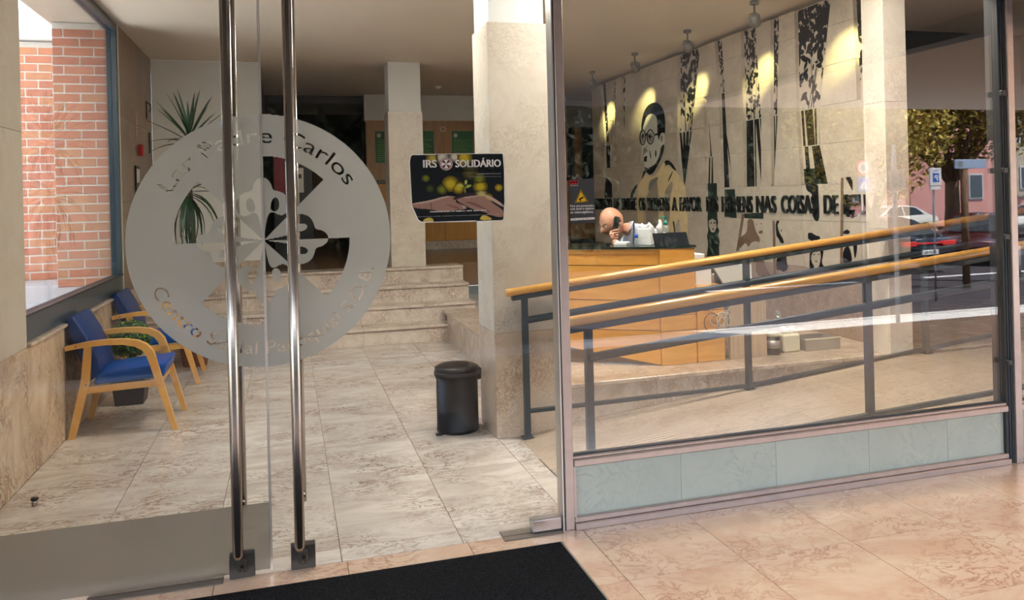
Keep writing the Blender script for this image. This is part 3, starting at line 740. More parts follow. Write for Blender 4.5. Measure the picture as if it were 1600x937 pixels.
# ------------------------------------------------------------------ hand rails of the ramp
def railing(name, y, xs, x_end0, x_end1, z0, sl, xr, bars, label, low, pz):
    r = thing(name, (xs[0], y, 0), label, 'railing', 'railings along the ramp')
    zt = lambda x: z0 + sl * (x - xr)
    hr = ob('handrail', tube([(x_end0 - 0.0, y, zt(x_end0) - 0.028), (x_end0 + 0.012, y, zt(x_end0) - 0.027), (x_end1, y, zt(x_end1) - 0.027)], [0.020, 0.029, 0.029], 16, flat=(0.9, 1.05)), 'hand_wood', r)
    ob('flat_bar', sweep_rect([(x_end0 + 0.04, y, zt(x_end0 + 0.04) - 0.066), (x_end1, y, zt(x_end1) - 0.066)], 0.045, 0.030, up=(0, 1, 0)), 'rail_paint', hr)
    ob('pipe', tube([(xs[0], y, zt(xs[0]) - 0.222), (x_end1, y, zt(x_end1) - 0.222)], 0.023, 12), 'rail_paint', r)
    for k, x in enumerate(xs):
        p = ob('post', B(x - 0.018, x + 0.018, y - 0.018, y + 0.018, pz(x), zt(x) - 0.08), 'rail_paint', r)
        ob('base_plate', B(x - 0.035, x + 0.035, y - 0.035, y + 0.035, pz(x), pz(x) + 0.008), 'rail_paint', p)
    for a, b in zip(xs[:-1], xs[1:]):
        ob('low_bar', sweep_rect([(a, y, low(a)), (b, y, low(b))], 0.03, 0.024), 'rail_paint', r)
    return r
railing('ramp_railing', 1.35, [1.45, 3.08, 4.61, 6.2], 1.325, 6.3, 0.972, 0.0945, 1.347, 0, 'rear ramp railing with wooden handrail in front of the reception desk', lambda x: 0.176 + max(0, x - 1.45) * 0.01 + max(0, x - 3.08) * 0.08, rz)
railing('ramp_railing', 0.20, [1.43, 3.11, 4.78, 6.2], 1.27, 6.3, 0.962, 0.0905, 1.43, 0, 'front ramp railing with wooden handrail right behind the shop window', lambda x: 0.20 + max(0, x - 1.43) * 0.05, rz)
# ------------------------------------------------------------------ mural wall
XM, XB = 4.49, 4.525
mat('mural_green', (0.015, 0.024, 0.019), 0.7, spec=0.1); mat('mural_cream', (0.74, 0.58, 0.32), 0.5); mat('mural_brown', (0.17, 0.105, 0.072), 0.7, spec=0.1)
mat('mural_pale', (0.62, 0.62, 0.56), 0.5); mat('mural_grey', (0.33, 0.27, 0.21), 0.5); mat('mural_midgrey', (0.20, 0.20, 0.185), 0.5)
wm = thing('wall_right', (XM, 1.62, ZP), kind='structure')
ob('backing', B(XB, XB + 0.1, 1.60, 7.59, ZP, 3.20), 'mural_stone', wm)
ob('end_face', B(XM + 0.001, XB, 7.55, 7.59, ZP, 3.195), 'slot_edge', wm)
ROWS = [ZP + 0.002, 0.86, 1.28, 1.60, 1.95, 2.28, 2.62, 2.95, 3.195]
def yz(px, py, x=XB): p = onx(px, py, x); return (p[1], p[2])
SLOTS = {}
def slot(key, quad, r0, r1):
    q = [yz(*p) for p in quad]; tl, tr, br, bl = q
    f = lambda a, b: (lambda z: a[0] + (b[0] - a[0]) * (z - a[1]) / (b[1] - a[1]))
    SLOTS[key] = (f(tl, bl), f(tr, br), ROWS[r0], ROWS[r1])
slot('s1', [(1246, 2), (1303, 2), (1285, 172), (1250, 176)], 5, 8)
slot('s1b', [(1250, 176), (1284, 172), (1287, 232), (1254, 236)], 4, 5)
slot('s1c', [(1254, 236), (1287, 232), (1297, 280), (1257, 287)], 3, 4)
slot('s2', [(1162, 38), (1184, 32), (1194, 183), (1166, 186)], 5, 8)
slot('s2b', [(1166, 186), (1194, 183), (1194, 300), (1167, 304)], 3, 5)
slot('s3', [(1121, 57), (1131, 52), (1139, 160), (1128, 160)], 6, 8)
slot('s3b', [(1128, 160), (1138, 160), (1149, 296), (1132, 296)], 3, 6)
slot('s4', [(1064, 77), (1099, 63), (1083, 222), (1062, 222)], 5, 8)
slot('s4b', [(1062, 222), (1083, 222), (1074, 292), (1069, 292)], 3, 5)
slot('s5', [(1209, 25), (1222, 20), (1219, 180), (1209, 182)], 5, 8)
slot('s5b', [(1209, 182), (1220, 180), (1214, 285), (1210, 287)], 3, 5)
slot('s6', [(1338, 2), (1363, 2), (1362, 158), (1345, 158)], 5, 8)
slot('s7', [(942, 124), (949, 122), (954, 208), (947, 210)], 5, 8)
slot('s7b', [(946, 211), (957, 210), (957, 278), (949, 278)], 4, 5)
slot('s8', [(960, 120), (965, 118), (965, 195), (961, 195)], 5, 8)
slot('s9', [(973, 116), (981, 113), (979, 200), (975, 200)], 5, 8)
slot('s10', [(1104, 160), (1109, 160), (1114, 215), (1106, 215)], 4, 6)
slot('s10b', [(1105, 215), (1117, 215), (1119, 290), (1106, 290)], 3, 4)
for k in range(len(ROWS) - 1):
    z0, z1 = ROWS[k], ROWS[k + 1]; zm = (z0 + z1) / 2
    ed = sorted([(s[0], s[1]) for s in SLOTS.values() if s[2] - 1e-6 < zm < s[3] + 1e-6], key=lambda s: -s[0](zm))
    segs = []; left = lambda z: 7.59
    for a, b in ed + [((lambda z: 1.62), None)]:
        segs.append((left, a)); left = b
    for a, b in segs:
        w = a(zm) - b(zm)
        if w < 0.02: continue
        n = max(1, int(round(w / 0.95)))
        for i in range(n):
            fa = lambda z: a(z) + (b(z) - a(z)) * i / n
            fb = lambda z: a(z) + (b(z) - a(z)) * (i + 1) / n
            q = [(fa(z0 + g) - g, z0 + g), (fb(z0 + g) + g, z0 + g), (fb(z1 - g) + g, z1 - g), (fa(z1 - g) - g, z1 - g)]
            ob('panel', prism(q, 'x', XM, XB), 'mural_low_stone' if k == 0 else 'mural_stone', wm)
# printed leaves and trunks inside the slots
def slotpoly(key, pad=0.004):
    a, b, z0, z1 = SLOTS[key]
    return [(a(z0) - pad, z0 + pad), (b(z0) + pad, z0 + pad), (b(z1) + pad, z1 - pad), (a(z1) - pad, z1 - pad)]
def onback(u, v): return (XB - 0.0012, u, v)
def leafshape(c, L, w, a):
    ca, sa = math.cos(a), math.sin(a)
    return np.array([(c[0] + x * ca - y * sa, c[1] + x * sa + y * ca) for x, y in ((-L, 0), (-L * .5, w * .8), (0, w), (L * .5, w * .6), (L, 0), (L * .5, -w * .6), (0, -w), (-L * .5, -w * .8))])
def foliage(key, n, size, seed, dens=lambda t: 1.0, m='black_print'):
    rnd = random.Random(seed); a, b, z0, z1 = SLOTS[key]; cs = []; tries = 0
    while len(cs) < n and tries < n * 6:
        tries += 1
        t = rnd.random()
        if rnd.random() > dens(t): continue
        z = z0 + (z1 - z0) * t; y = b(z) + (a(z) - b(z)) * rnd.uniform(-0.1, 1.1)
        L = size * rnd.uniform(0.5, 1.25); cs.append(leafshape((y, z), L, L * rnd.uniform(0.32, 0.6), rnd.choice((-1.2, -0.8, 0.6, 1.3)) + rnd.uniform(-.6, .6)))
    for k in range(4):
        z = z0; y = b(z) + (a(z) - b(z)) * rnd.uniform(0.3, 0.7); w = size * 0.12; P = [(y - w, z), (y + w, z)]
        y2 = b(z1) + (a(z1) - b(z1)) * rnd.random(); zt = z0 + (z1 - z0) * rnd.uniform(0.5, 0.9)
        cs.append(np.array([(y - w, z), (y + w, z), ((y + y2) / 2 + w * .8, (z + zt) / 2), (y2, zt), ((y + y2) / 2 - w * .3, (z + zt) / 2)]))
    ob('printed_foliage', fill(cs, 0.006, onback, xor=False, clip=[slotpoly(key)]), m, wm)
def trunks(key, bars, m='black_print', seed=0):
    a, b, z0, z1 = SLOTS[key]; cs = []
    for f0, f1, w0, w1, za, zb in bars:   # fractions across at bottom/top, widths, vertical span
        zz0, zz1 = z0 + (z1 - z0) * za, z0 + (z1 - z0) * zb
        p = lambda f, z: a(z) + (b(z) - a(z)) * f
        cs.append(np.array([(p(f0, zz0) + w0, zz0), (p(f0, zz0) - w0, zz0), (p(f1, zz1) - w1, zz1), (p(f1, zz1) + w1, zz1)]))
    ob('printed_trunks', fill(cs, 0.01, onback, xor=False, clip=[slotpoly(key)]), m, wm)
top = lambda t: 0.12 + 0.88 * min(1, max(0, (t - 0.18) * 1.6))
foliage('s1', 230, 0.050, 1, top); foliage('s2', 165, 0.038, 2, lambda t: 0.7 if t < .35 else 1); foliage('s3', 90, 0.03, 3, top); foliage('s4', 170, 0.052, 4, top)
foliage('s5', 95, 0.040, 5, lambda t: 0.35 + 0.65 * t); foliage('s6', 80, 0.055, 6, top); foliage('s7', 130, 0.06, 7, lambda t: 0.2 + .8 * t); foliage('s8', 60, 0.05, 8); foliage('s9', 60, 0.06, 9)
trunks('s1b', [(.12, .12, .016, .016, 0, 1), (.45, .42, .05, .055, 0, 1), (.68, .72, .012, .014, 0, 1), (.88, .92, .014, .012, 0, 1)])
trunks('s1c', [(.2, .2, .03, .025, .1, 1), (.70, .72, .075, .07, .1, 1)])
trunks('s1c', [(.5, .5, .5, .5, 0, .42)], 'mural_green')
trunks('s2b', [(.22, .18, .075, .07, 0, 1), (.55, .50, .010, .012, 0, 1), (.92, .62, .02, .03, 0, 1), (1.05, .8, .008, .012, .2, 1), (1.2, .93, .006, .010, .35, 1)])
trunks('s3b', [(.25, .15, .05, .04, 0, 1), (.9, .35, .008, .012, 0, .62)])
trunks('s4b', [(.5, .12, .05, .02, 0, 1), (.5, .35, .05, .022, 0, 1), (.5, .58, .05, .03, 0, 1), (.5, .85, .05, .04, 0, 1)])
trunks('s5b', [(.3, .1, .02, .01, 0, 1), (.4, .45, .012, .01, 0.2, 1), (.5, .9, .008, .01, 0.4, 1)])
trunks('s7b', [(.3, .2, .06, .03, 0, 1), (.7, .5, .09, .03, 0, 1), (.9, .85, .04, .03, 0, 1)])
trunks('s10', [(.5, .5, .018, .012, 0, 1)]); trunks('s10b', [(.15, .3, .02, .012, 0, 1), (.7, .75, .05, .03, 0, 1)])
# prints laid over the panels
def onmural(d): return lambda u, v: (XM - d, u, v)
def printed(name, polys, m, conv, d=0.0012, smooth=1, xor=True, dy=0.008):
    cs = [np.array([yz(*conv(*p), XM) for p in (chaikin(P, smooth) if smooth else P)]) for P in polys]
    return ob(name, fill(cs, dy, onmural(d), xor=xor), m, wm)
cvP = lambda X, Y: (960 + X / 5.207, 140 + Y / 5.207)
cvL = lambda X, Y: (1080 + X / 4.686, 240 + Y / 4.686)
printed('portrait_coat', [[(262, 690), (300, 712), (345, 690), (395, 590), (430, 620), (500, 660), (560, 740), (582, 810), (605, 1225), (545, 1225), (525, 1000), (470, 1225), (420, 1225), (360, 1225), (355, 860), (350, 720), (290, 740), (285, 760), (265, 870), (240, 880), (235, 1225), (190, 1100), (185, 870), (195, 770), (235, 715)]], 'mural_cream', cvP, 0.0010)
printed('portrait_shirt', [[(280, 840), (320, 780), (358, 735), (362, 1225), (270, 1225), (250, 900)], [(470, 740), (478, 780), (455, 870), (450, 1100), (405, 1100), (400, 860), (430, 790)]], 'mural_grey', cvP, 0.0013)
printed('portrait_lapel', [[(280, 745), (355, 705), (358, 730), (320, 780), (280, 840)]], 'mural_midgrey', cvP, 0.0016)
printed('portrait_face', [[(226, 350), (232, 300), (248, 250), (264, 215), (286, 198), (310, 190), (335, 205), (352, 240), (358, 330), (364, 360), (385, 350), (406, 356), (412, 400), (404, 445), (400, 500), (372, 570), (350, 605), (320, 630), (290, 645), (258, 645), (240, 612), (238, 580), (230, 545), (224, 500), (220, 455), (226, 420)]], 'mural_pale', cvP, 0.0010)
printed('portrait_hair', [[(222, 355), (218, 300), (225, 240), (240, 180), (270, 130), (310, 105), (350, 105), (385, 135), (405, 180), (413, 240), (415, 300), (413, 360), (400, 348), (385, 350), (372, 370), (364, 425), (352, 380), (350, 300), (348, 240), (335, 210), (310, 195), (285, 200), (262, 220), (248, 260), (235, 300), (230, 345)]], 'black_print', cvP, 0.0014)
printed('portrait_jaw', [[(404, 440), (408, 470), (398, 520), (372, 580), (345, 630), (318, 680), (290, 695), (268, 680), (250, 655), (240, 622), (262, 638), (290, 632), (325, 612), (355, 570), (372, 520), (378, 465)],
    [(245, 650), (262, 665), (240, 700), (225, 735), (228, 690)], [(130, 880), (140, 830), (165, 790), (190, 765), (185, 790), (165, 830), (150, 880)],
    [(405, 585), (430, 572), (460, 585), (485, 620), (508, 660), (490, 655), (470, 635), (455, 615), (430, 610), (405, 632), (418, 612)], [(478, 650), (470, 690), (450, 730), (435, 760), (445, 715), (465, 680)]], 'black_print', cvP, 0.0016)
el = lambda cx, cy, rx, ry: [(cx + rx * math.cos(t * math.pi / 8), cy + ry * math.sin(t * math.pi / 8)) for t in range(16)]
printed('portrait_glasses', [el(231, 388, 27, 66), el(231, 388, 18, 55), el(294, 384, 32, 64), el(294, 384, 23, 53)], 'black_print', cvP, 0.0018)
printed('portrait_glasses', [[(255, 362), (266, 352), (268, 366), (256, 376)], [(322, 362), (360, 350), (362, 364), (324, 380)]], 'black_print', cvP, 0.0020, 0)
printed('portrait_eyes', [[(218, 385), (226, 350), (238, 345), (247, 395), (238, 440), (224, 430)], [(273, 362), (298, 343), (316, 368), (310, 420), (292, 432), (277, 400)]], 'mural_midgrey', cvP, 0.0016)
printed('portrait_eyes', [[(222, 372), (244, 362), (246, 384), (226, 398)], [(276, 372), (300, 356), (314, 372), (300, 392), (282, 394)], [(240, 548), (262, 540), (272, 545), (262, 560), (268, 580), (250, 588), (238, 578), (244, 562)], [(338, 480), (346, 520), (335, 562), (330, 520)], [(284, 480), (300, 530), (299, 575), (289, 540)], [(258, 462), (268, 460), (264, 472)]], 'black_print', cvP, 0.0019)
printed('portrait_nose', [[(240, 470), (262, 478), (272, 505), (255, 512), (242, 530), (236, 545), (231, 500)], [(372, 385), (388, 365), (396, 400), (384, 440)]], 'mural_midgrey', cvP, 0.0015)
# lower prints: faces and figures
printed('print_girl_hair', [[(120, 220), (188, 215), (190, 330), (186, 345), (192, 465), (198, 505), (192, 530), (206, 560), (198, 600), (210, 640), (204, 690), (208, 750), (115, 750), (124, 660), (116, 600), (126, 560), (120, 470), (126, 380)], [(130, 490), (155, 475), (180, 490), (187, 540), (170, 578), (145, 572), (130, 530)]], 'mural_green', cvL, 0.0012, 0)
printed('print_girl_face', [[(136, 508), (150, 500), (152, 512)], [(160, 505), (178, 500), (176, 516)], [(150, 548), (170, 545), (162, 560)], [(172, 640), (200, 650), (190, 700), (176, 690)]], 'black_print', cvL, 0.0014)
printed('print_dark_blocks', [[(245, 262), (320, 262), (334, 470), (245, 462)], [(390, 440), (530, 430), (530, 475), (390, 470)]], 'mural_green', cvL, 0.0012, 0)
printed('print_woman_hair', [[(412, 478), (455, 478), (465, 540), (480, 580), (500, 610), (505, 650), (470, 640), (440, 650), (420, 690), (400, 650), (370, 680), (352, 700), (358, 620), (375, 600), (405, 580), (412, 540)], [(490, 570), (520, 560), (528, 580), (500, 588)], [(470, 515), (485, 512), (480, 522)], [(505, 512), (522, 510), (515, 520)], [(480, 760), (520, 750), (560, 860), (610, 905), (500, 905), (468, 850)]], 'mural_brown', cvL, 0.0012)
printed('print_slat', [[(372, 440), (392, 440), (350, 712), (330, 712)], [(596, 490), (614, 490), (622, 905), (604, 905)], [(1097, 178), (1117, 176), (1113, 830), (1090, 830)]], 'mural_brown', cvL, 0.0012, 0)
printed('print_profile', [[(618, 490), (652, 490), (632, 520), (636, 545), (652, 590), (672, 620), (682, 660), (655, 655), (640, 620), (622, 600)], [(655, 555), (668, 560), (660, 575)], [(625, 750), (695, 730), (700, 790), (712, 840), (680, 868), (650, 850), (622, 850)]], 'black_print', cvL, 0.0012)
printed('print_boy', [[(835, 215), (930, 212), (932, 300), (942, 460), (930, 495), (905, 490), (888, 450), (885, 400), (900, 340), (880, 290), (845, 270)], [(852, 580), (880, 575), (915, 600), (945, 605), (945, 630), (860, 640)], [(868, 690), (912, 700), (880, 740), (880, 790), (905, 830), (890, 860), (866, 855)], [(935, 685), (970, 690), (967, 740), (955, 800), (978, 830), (970, 850), (925, 850), (945, 800), (952, 740)], [(890, 735), (908, 732), (900, 745)], [(925, 735), (942, 730), (936, 745)], [(905, 785), (930, 783), (918, 795)]], 'black_print', cvL, 0.0012)
printed('print_couple', [[(1125, 175), (1180, 168), (1186, 285), (1165, 240), (1140, 190)], [(1130, 330), (1165, 300), (1200, 300), (1240, 300), (1235, 430), (1200, 475), (1120, 455)], [(1112, 590), (1118, 562), (1150, 553), (1168, 580), (1140, 590)], [(1112, 700), (1150, 670), (1172, 720), (1180, 800), (1112, 820)], [(1185, 650), (1215, 640), (1217, 700), (1200, 780), (1190, 720)], [(1150, 620), (1162, 618), (1158, 632)]], 'black_print', cvL, 0.0012)
cvF = lambda X, Y: (920 + X / 3.9, 110 + Y / 3.9)
printed('print_stem', [[(105, 655), (118, 660), (140, 690), (143, 775), (97, 775), (100, 700)]], 'black_print', cvF, 0.0012, 0)
# raised black letters
def solid_word(s, pl, pr, z0, h, d0, d1):
    y0 = onx(pl, 318, XM)[1]; y1 = onx(pr, 318, XM)[1]
    cs = text_outline(s, width=(y0 - y1), height=h)
    me = fill(cs, h / 26, lambda u, v: (XM - d1, y0 - u, z0 + v), grow=0.0028)
    bm = bmesh.new(); bm.from_mesh(me); bpy.data.meshes.remove(me)
    r = bmesh.ops.extrude_face_region(bm, geom=list(bm.faces))
    for v_ in r['geom']:
        if isinstance(v_, bmesh.types.BMVert): v_.co.x += (d1 - d0)
    return ob('word_' + s.lower(), bm, 'black_print', wm)
for s, a, b in (('ESCOLHIDO', 930, 957), ('DE', 961, 969), ('ENTRE', 973, 995), ('OS', 1000, 1009), ('HOMENS', 1014, 1047), ('A', 1052, 1059), ('FAVOR', 1064, 1097), ('DOS', 1106, 1123), ('HOMENS', 1130, 1177), ('NAS', 1184, 1214), ('COISAS', 1223, 1277), ('DE', 1290, 1311), ('DEUS', 1321, 1364)):
    solid_word(s, a, b, 1.345, 0.172, 0.004, 0.022)

# ------------------------------------------------------------------ spotlights over the mural
mat('lamp_grey', (0.20, 0.20, 0.19), 0.4, 0.3); mat('lamp_bulb', (1, 0.95, 0.8), 0.4, emit=(1.0, 0.92, 0.7), estr=14.0)
SP = [(6.40, 6.95, 'spotlight over the far end of the mural, farthest of the row'), (5.05, 5.72, 'spotlight above the portrait, second from the far end of the mural'),
      (3.78, 4.42, 'spotlight over the middle of the mural, third from its far end'), (2.58, 3.16, 'spotlight over the mural, nearest one to the shop window in view'), (1.40, 1.98, None)]
for y, yt, lab in SP:
    x = 4.02; aim = (Vector((XM, yt, 2.68)) - Vector((x, y, 3.05))).normalized(); hd = Vector((x, y, 3.07))
    s = thing('spotlight', (x, y, ZC), lab or 'spotlight over the near end of the mural beside the pale column', 'spotlight', 'spotlights above the mural')
    ob('mount', lathe([(0.035, -0.03), (0.04, -0.025), (0.04, 0.0)], 16, (x, y, ZC - 0.001)), 'lamp_grey', s)
    ob('arm', tube([(x, y, ZC - 0.03), (x, y, 3.13)], 0.009, 8), 'lamp_grey', s)
    ob('bracket', tube([(x - 0.055, y, 3.08), (x - 0.05, y, 3.12), (x, y, 3.135), (x + 0.05, y, 3.12), (x + 0.055, y, 3.08)], 0.006, 6), 'lamp_grey', s)
    hb = tube([hd - aim * 0.07, hd - aim * 0.05, hd, hd + aim * 0.05], [0.02, 0.036, 0.046, 0.05], 18, caps=True)
    ho = ob('head', hb, 'lamp_grey', s)
    ob('bulb', tube([hd + aim * 0.0505, hd + aim * 0.053], 0.042, 16), 'lamp_bulb', ho)
    ld = bpy.data.lights.new('spot_beam', 'SPOT'); ld.energy = 170; ld.color = (1.0, 0.92, 0.38); ld.spot_size = math.radians(30); ld.spot_blend = 1.0; ld.shadow_soft_size = 0.03
    lo = bpy.data.objects.new('spot_beam', ld); COL.objects.link(lo); lo.parent = s
    lo.location = hd + aim * 0.06 - Vector((x, y, ZC)); lo.rotation_euler = aim.to_track_quat('-Z', 'Y').to_euler()
# ------------------------------------------------------------------ the street in front of the building (seen mirrored in the shop window)
mat('asphalt', (0.045, 0.040, 0.046), 0.9, spec=0.1, noise=0.25, nscale=3, bump=0.2); mat('sidewalk', (0.58, 0.56, 0.53), 0.8, noise=0.06, nscale=4); mat('kerb', (0.45, 0.43, 0.41), 0.8)
mat('pink_wall', (0.85, 0.40, 0.35), 0.85, noise=0.04, nscale=2); mat('cream_wall', (0.60, 0.52, 0.40), 0.85, noise=0.05, nscale=2); mat('pane_far', (0.10, 0.13, 0.16), 0.15); mat('roof_tile', (0.45, 0.17, 0.09), 0.85)
mat('sign_blue', (0.02, 0.12, 0.55), 0.4); mat('sign_white', (0.80, 0.80, 0.80), 0.4); mat('sign_red', (0.65, 0.02, 0.02), 0.4); mat('pole_grey', (0.30, 0.31, 0.33), 0.45, 0.5)
mat('olive_leaf', (0.34, 0.22, 0.03), 0.6, spec=0.2); mat('olive_lit', (0.62, 0.50, 0.12), 0.6, spec=0.2); mat('olive_dark', (0.13, 0.085, 0.02), 0.7, spec=0.2); mat('tree_bark', (0.14, 0.075, 0.04), 0.9, noise=0.3, nscale=6)  # olive_lit and olive_dark put sun and shade into the leaf colour
mat('hedge_leaf', (0.010, 0.018, 0.006), 0.8); mat('hedge_core', (0.006, 0.008, 0.004), 0.95)
ZS = -0.65
def V(px, py, t):
    """point at depth t along a mirrored line of sight (mirror = the glass at y = 0)"""
    p = CAM + t * ray(px, py); return np.array([p[0], -p[1], p[2]])
sg = ob('floor_street', B(-60, 90, -80, -7.70, ZS - 0.3, ZS - 0.02), 'asphalt'); sg['kind'] = 'structure'
sw = thing('floor_sidewalk', (8, -5.4, ZS), kind='structure')
for i in range(34):
    for j, (a, b) in enumerate(((-5.5, -3.96), (-7.55, -5.5))):
        x0 = -8 + i * 1.2
        ob('paving_slab', B(x0 + 0.004, x0 + 1.196, a + 0.004, b - 0.004, ZS - 0.3, ZS), 'sidewalk', sw)
for i in range(20):
    ob('kerb_stone', B(-8 + i * 2.04 + 0.005, -8 + i * 2.04 + 2.035, -7.70, -7.56, ZS - 0.3, ZS + 0.005), 'kerb', sw)
for k in range(3):
    p = V(1490 + 60 * k, 430 - 4 * k, 21.5); tag(ob('road_line', B(9 + 6 * k, 13 + 6 * k, -12.25, -12.05, ZS - 0.019, ZS - 0.012), 'sign_white'), 'white painted dash on the asphalt, %s from the left in the reflection' % ('first', 'second', 'third')[k], 'road marking', 'road dashes')
# opposite buildings
pw = thing('pink_building', (30, -28.5, ZS), 'pink plastered building across the street behind the tree', 'building')
ob('wall', B(24.7, 36.0, -32, -28.4, ZS, 6.4), 'pink_wall', pw); ob('roof', B(24.5, 36.2, -32.2, -28.2, 6.4, 6.6), 'roof_tile', pw)
for x in (26.5, 33.6):
    w_ = ob('window', B(x, x + 0.9, -28.42, -28.36, 0.9, 2.2), 'sign_white', pw); ob('pane', B(x + 0.08, x + 0.82, -28.36, -28.34, 0.98, 2.12), 'pane_far', w_)
ob('drainpipe', tube([(29.8, -28.33, ZS), (29.8, -28.33, 4.1)], 0.05, 8), 'pink_wall', pw)
gw = thing('garden_wall', (45, -27.8, ZS), 'low pink garden wall right of the pink building', 'wall')
ob('wall', B(36.01, 56, -28, -27.7, ZS, 0.95), 'pink_wall', gw); ob('coping', B(36.01, 56, -28.05, -27.65, 0.95, 1.05), 'cream_wall', gw)
cb = thing('cream_house', (48, -38, ZS), 'cream house with white framed windows behind the low pink wall', 'building')
ob('wall', B(37.5, 62, -42, -36, ZS, 6.5), 'cream_wall', cb); ob('roof', B(37.2, 62.3, -42.3, -35.6, 6.5, 6.9), 'roof_tile', cb)
for k in range(5):
    for z in (1.3, 4.2):
        x = 39 + k * 3.4
        w_ = ob('window', B(x, x + 1.5, -36.03, -35.95, z, z + 1.5), 'sign_white', cb); ob('pane', B(x + 0.12, x + 0.70, -35.95, -35.93, z + 0.1, z + 1.4), 'pane_far', w_); ob('pane', B(x + 0.80, x + 1.38, -35.95, -35.93, z + 0.1, z + 1.4), 'pane_far', w_)
# trees
def tree(name, label, base, h, rads, n, size, mats, trunk_r, seed, group, limbs=7):
    t = thing(name, base, label, 'tree', group); rnd = random.Random(seed); b = Vector(base); c = b + Vector((0, 0, h))
    ob('trunk', tube([b, b + Vector((0.05, 0, h * 0.25)), b + Vector((0, 0.05, h * 0.45))], [trunk_r * 1.25, trunk_r, trunk_r * 0.9], 10), 'tree_bark', t)
    f = b + Vector((0, 0.05, h * 0.42))
    for k in range(limbs):
        a = 6.283 * k / limbs + rnd.uniform(-.3, .3); e = Vector((math.cos(a) * rads[0] * .7, math.sin(a) * rads[1] * .7, h * 0.55 + rnd.uniform(-.2, .5) * rads[2]))
        ob('limb', tube([f, f + e * 0.45 + Vector((0, 0, 0.1)), f + e], [trunk_r * 0.55, trunk_r * 0.4, trunk_r * 0.12], 7), 'tree_bark', t)
    leafball('foliage', c, rads, n, size, mats, t, seed, 0.25)
    return t
b = V(1487, 345, 27.5); tree('street_tree', 'broad olive brown tree across the road, mirrored in the shop window', (b[0], b[1], ZS), 5.5, (4.6, 3.4, 2.7), 16000, 0.10, ['olive_dark', 'olive_leaf', 'olive_lit'], 0.24, 3, 'street trees')
b = V(1730, 345, 40); tree('street_tree', 'olive brown street tree right of the grey lamp post', (b[0], b[1], ZS), 4.9, (3.2, 3.0, 2.8), 9000, 0.10, ['olive_dark', 'olive_leaf', 'olive_lit'], 0.3, 8, 'street trees')
b = V(1362, 345, 18.5); tree('street_tree', 'young light green tree with thin trunk left of the broad tree', (b[0], b[1], ZS), 3.7, (2.2, 1.3, 2.0), 9000, 0.07, ['olive_leaf', 'olive_lit', 'olive_lit'], 0.09, 9, 'street trees')
hg = thing('hedge', (0, -18.9, ZS), 'made-up tall dark hedge that keeps the mirrored street dark', 'hedge')  # added, unseen: near-black mass that darkens this part of the reflection
ob('core', B(-18, 17.6, -19.8, -18.0, ZS, 5.6), 'hedge_core', hg)
rnd = random.Random(11); Vv = []; Ff = []
for i in range(16000):
    if rnd.random() < 0.85: p = Vector((rnd.uniform(-18, 17.6), -18.0 + rnd.uniform(-0.02, 0.25), rnd.uniform(ZS, 5.7)))
    else: p = Vector((17.6 + rnd.uniform(0, 0.25), rnd.uniform(-19.8, -18.0), rnd.uniform(ZS, 5.7)))
    e1 = Vector((rnd.uniform(-1, 1), rnd.uniform(-.6, .6), rnd.uniform(-1, 1))).normalized() * 0.15; e2 = e1.cross(Vector((rnd.uniform(-.4, .4), 1, rnd.uniform(-.4, .4)))).normalized() * 0.07
    k = len(Vv); Vv += [p - e1, p + e2, p + e1, p - e2]; Ff.append((k, k + 1, k + 2, k + 3))
me = bpy.data.meshes.new('foliage'); me.from_pydata(Vv, [], Ff); o = ob('foliage', me, 'hedge_leaf', hg); o['kind'] = 'stuff'
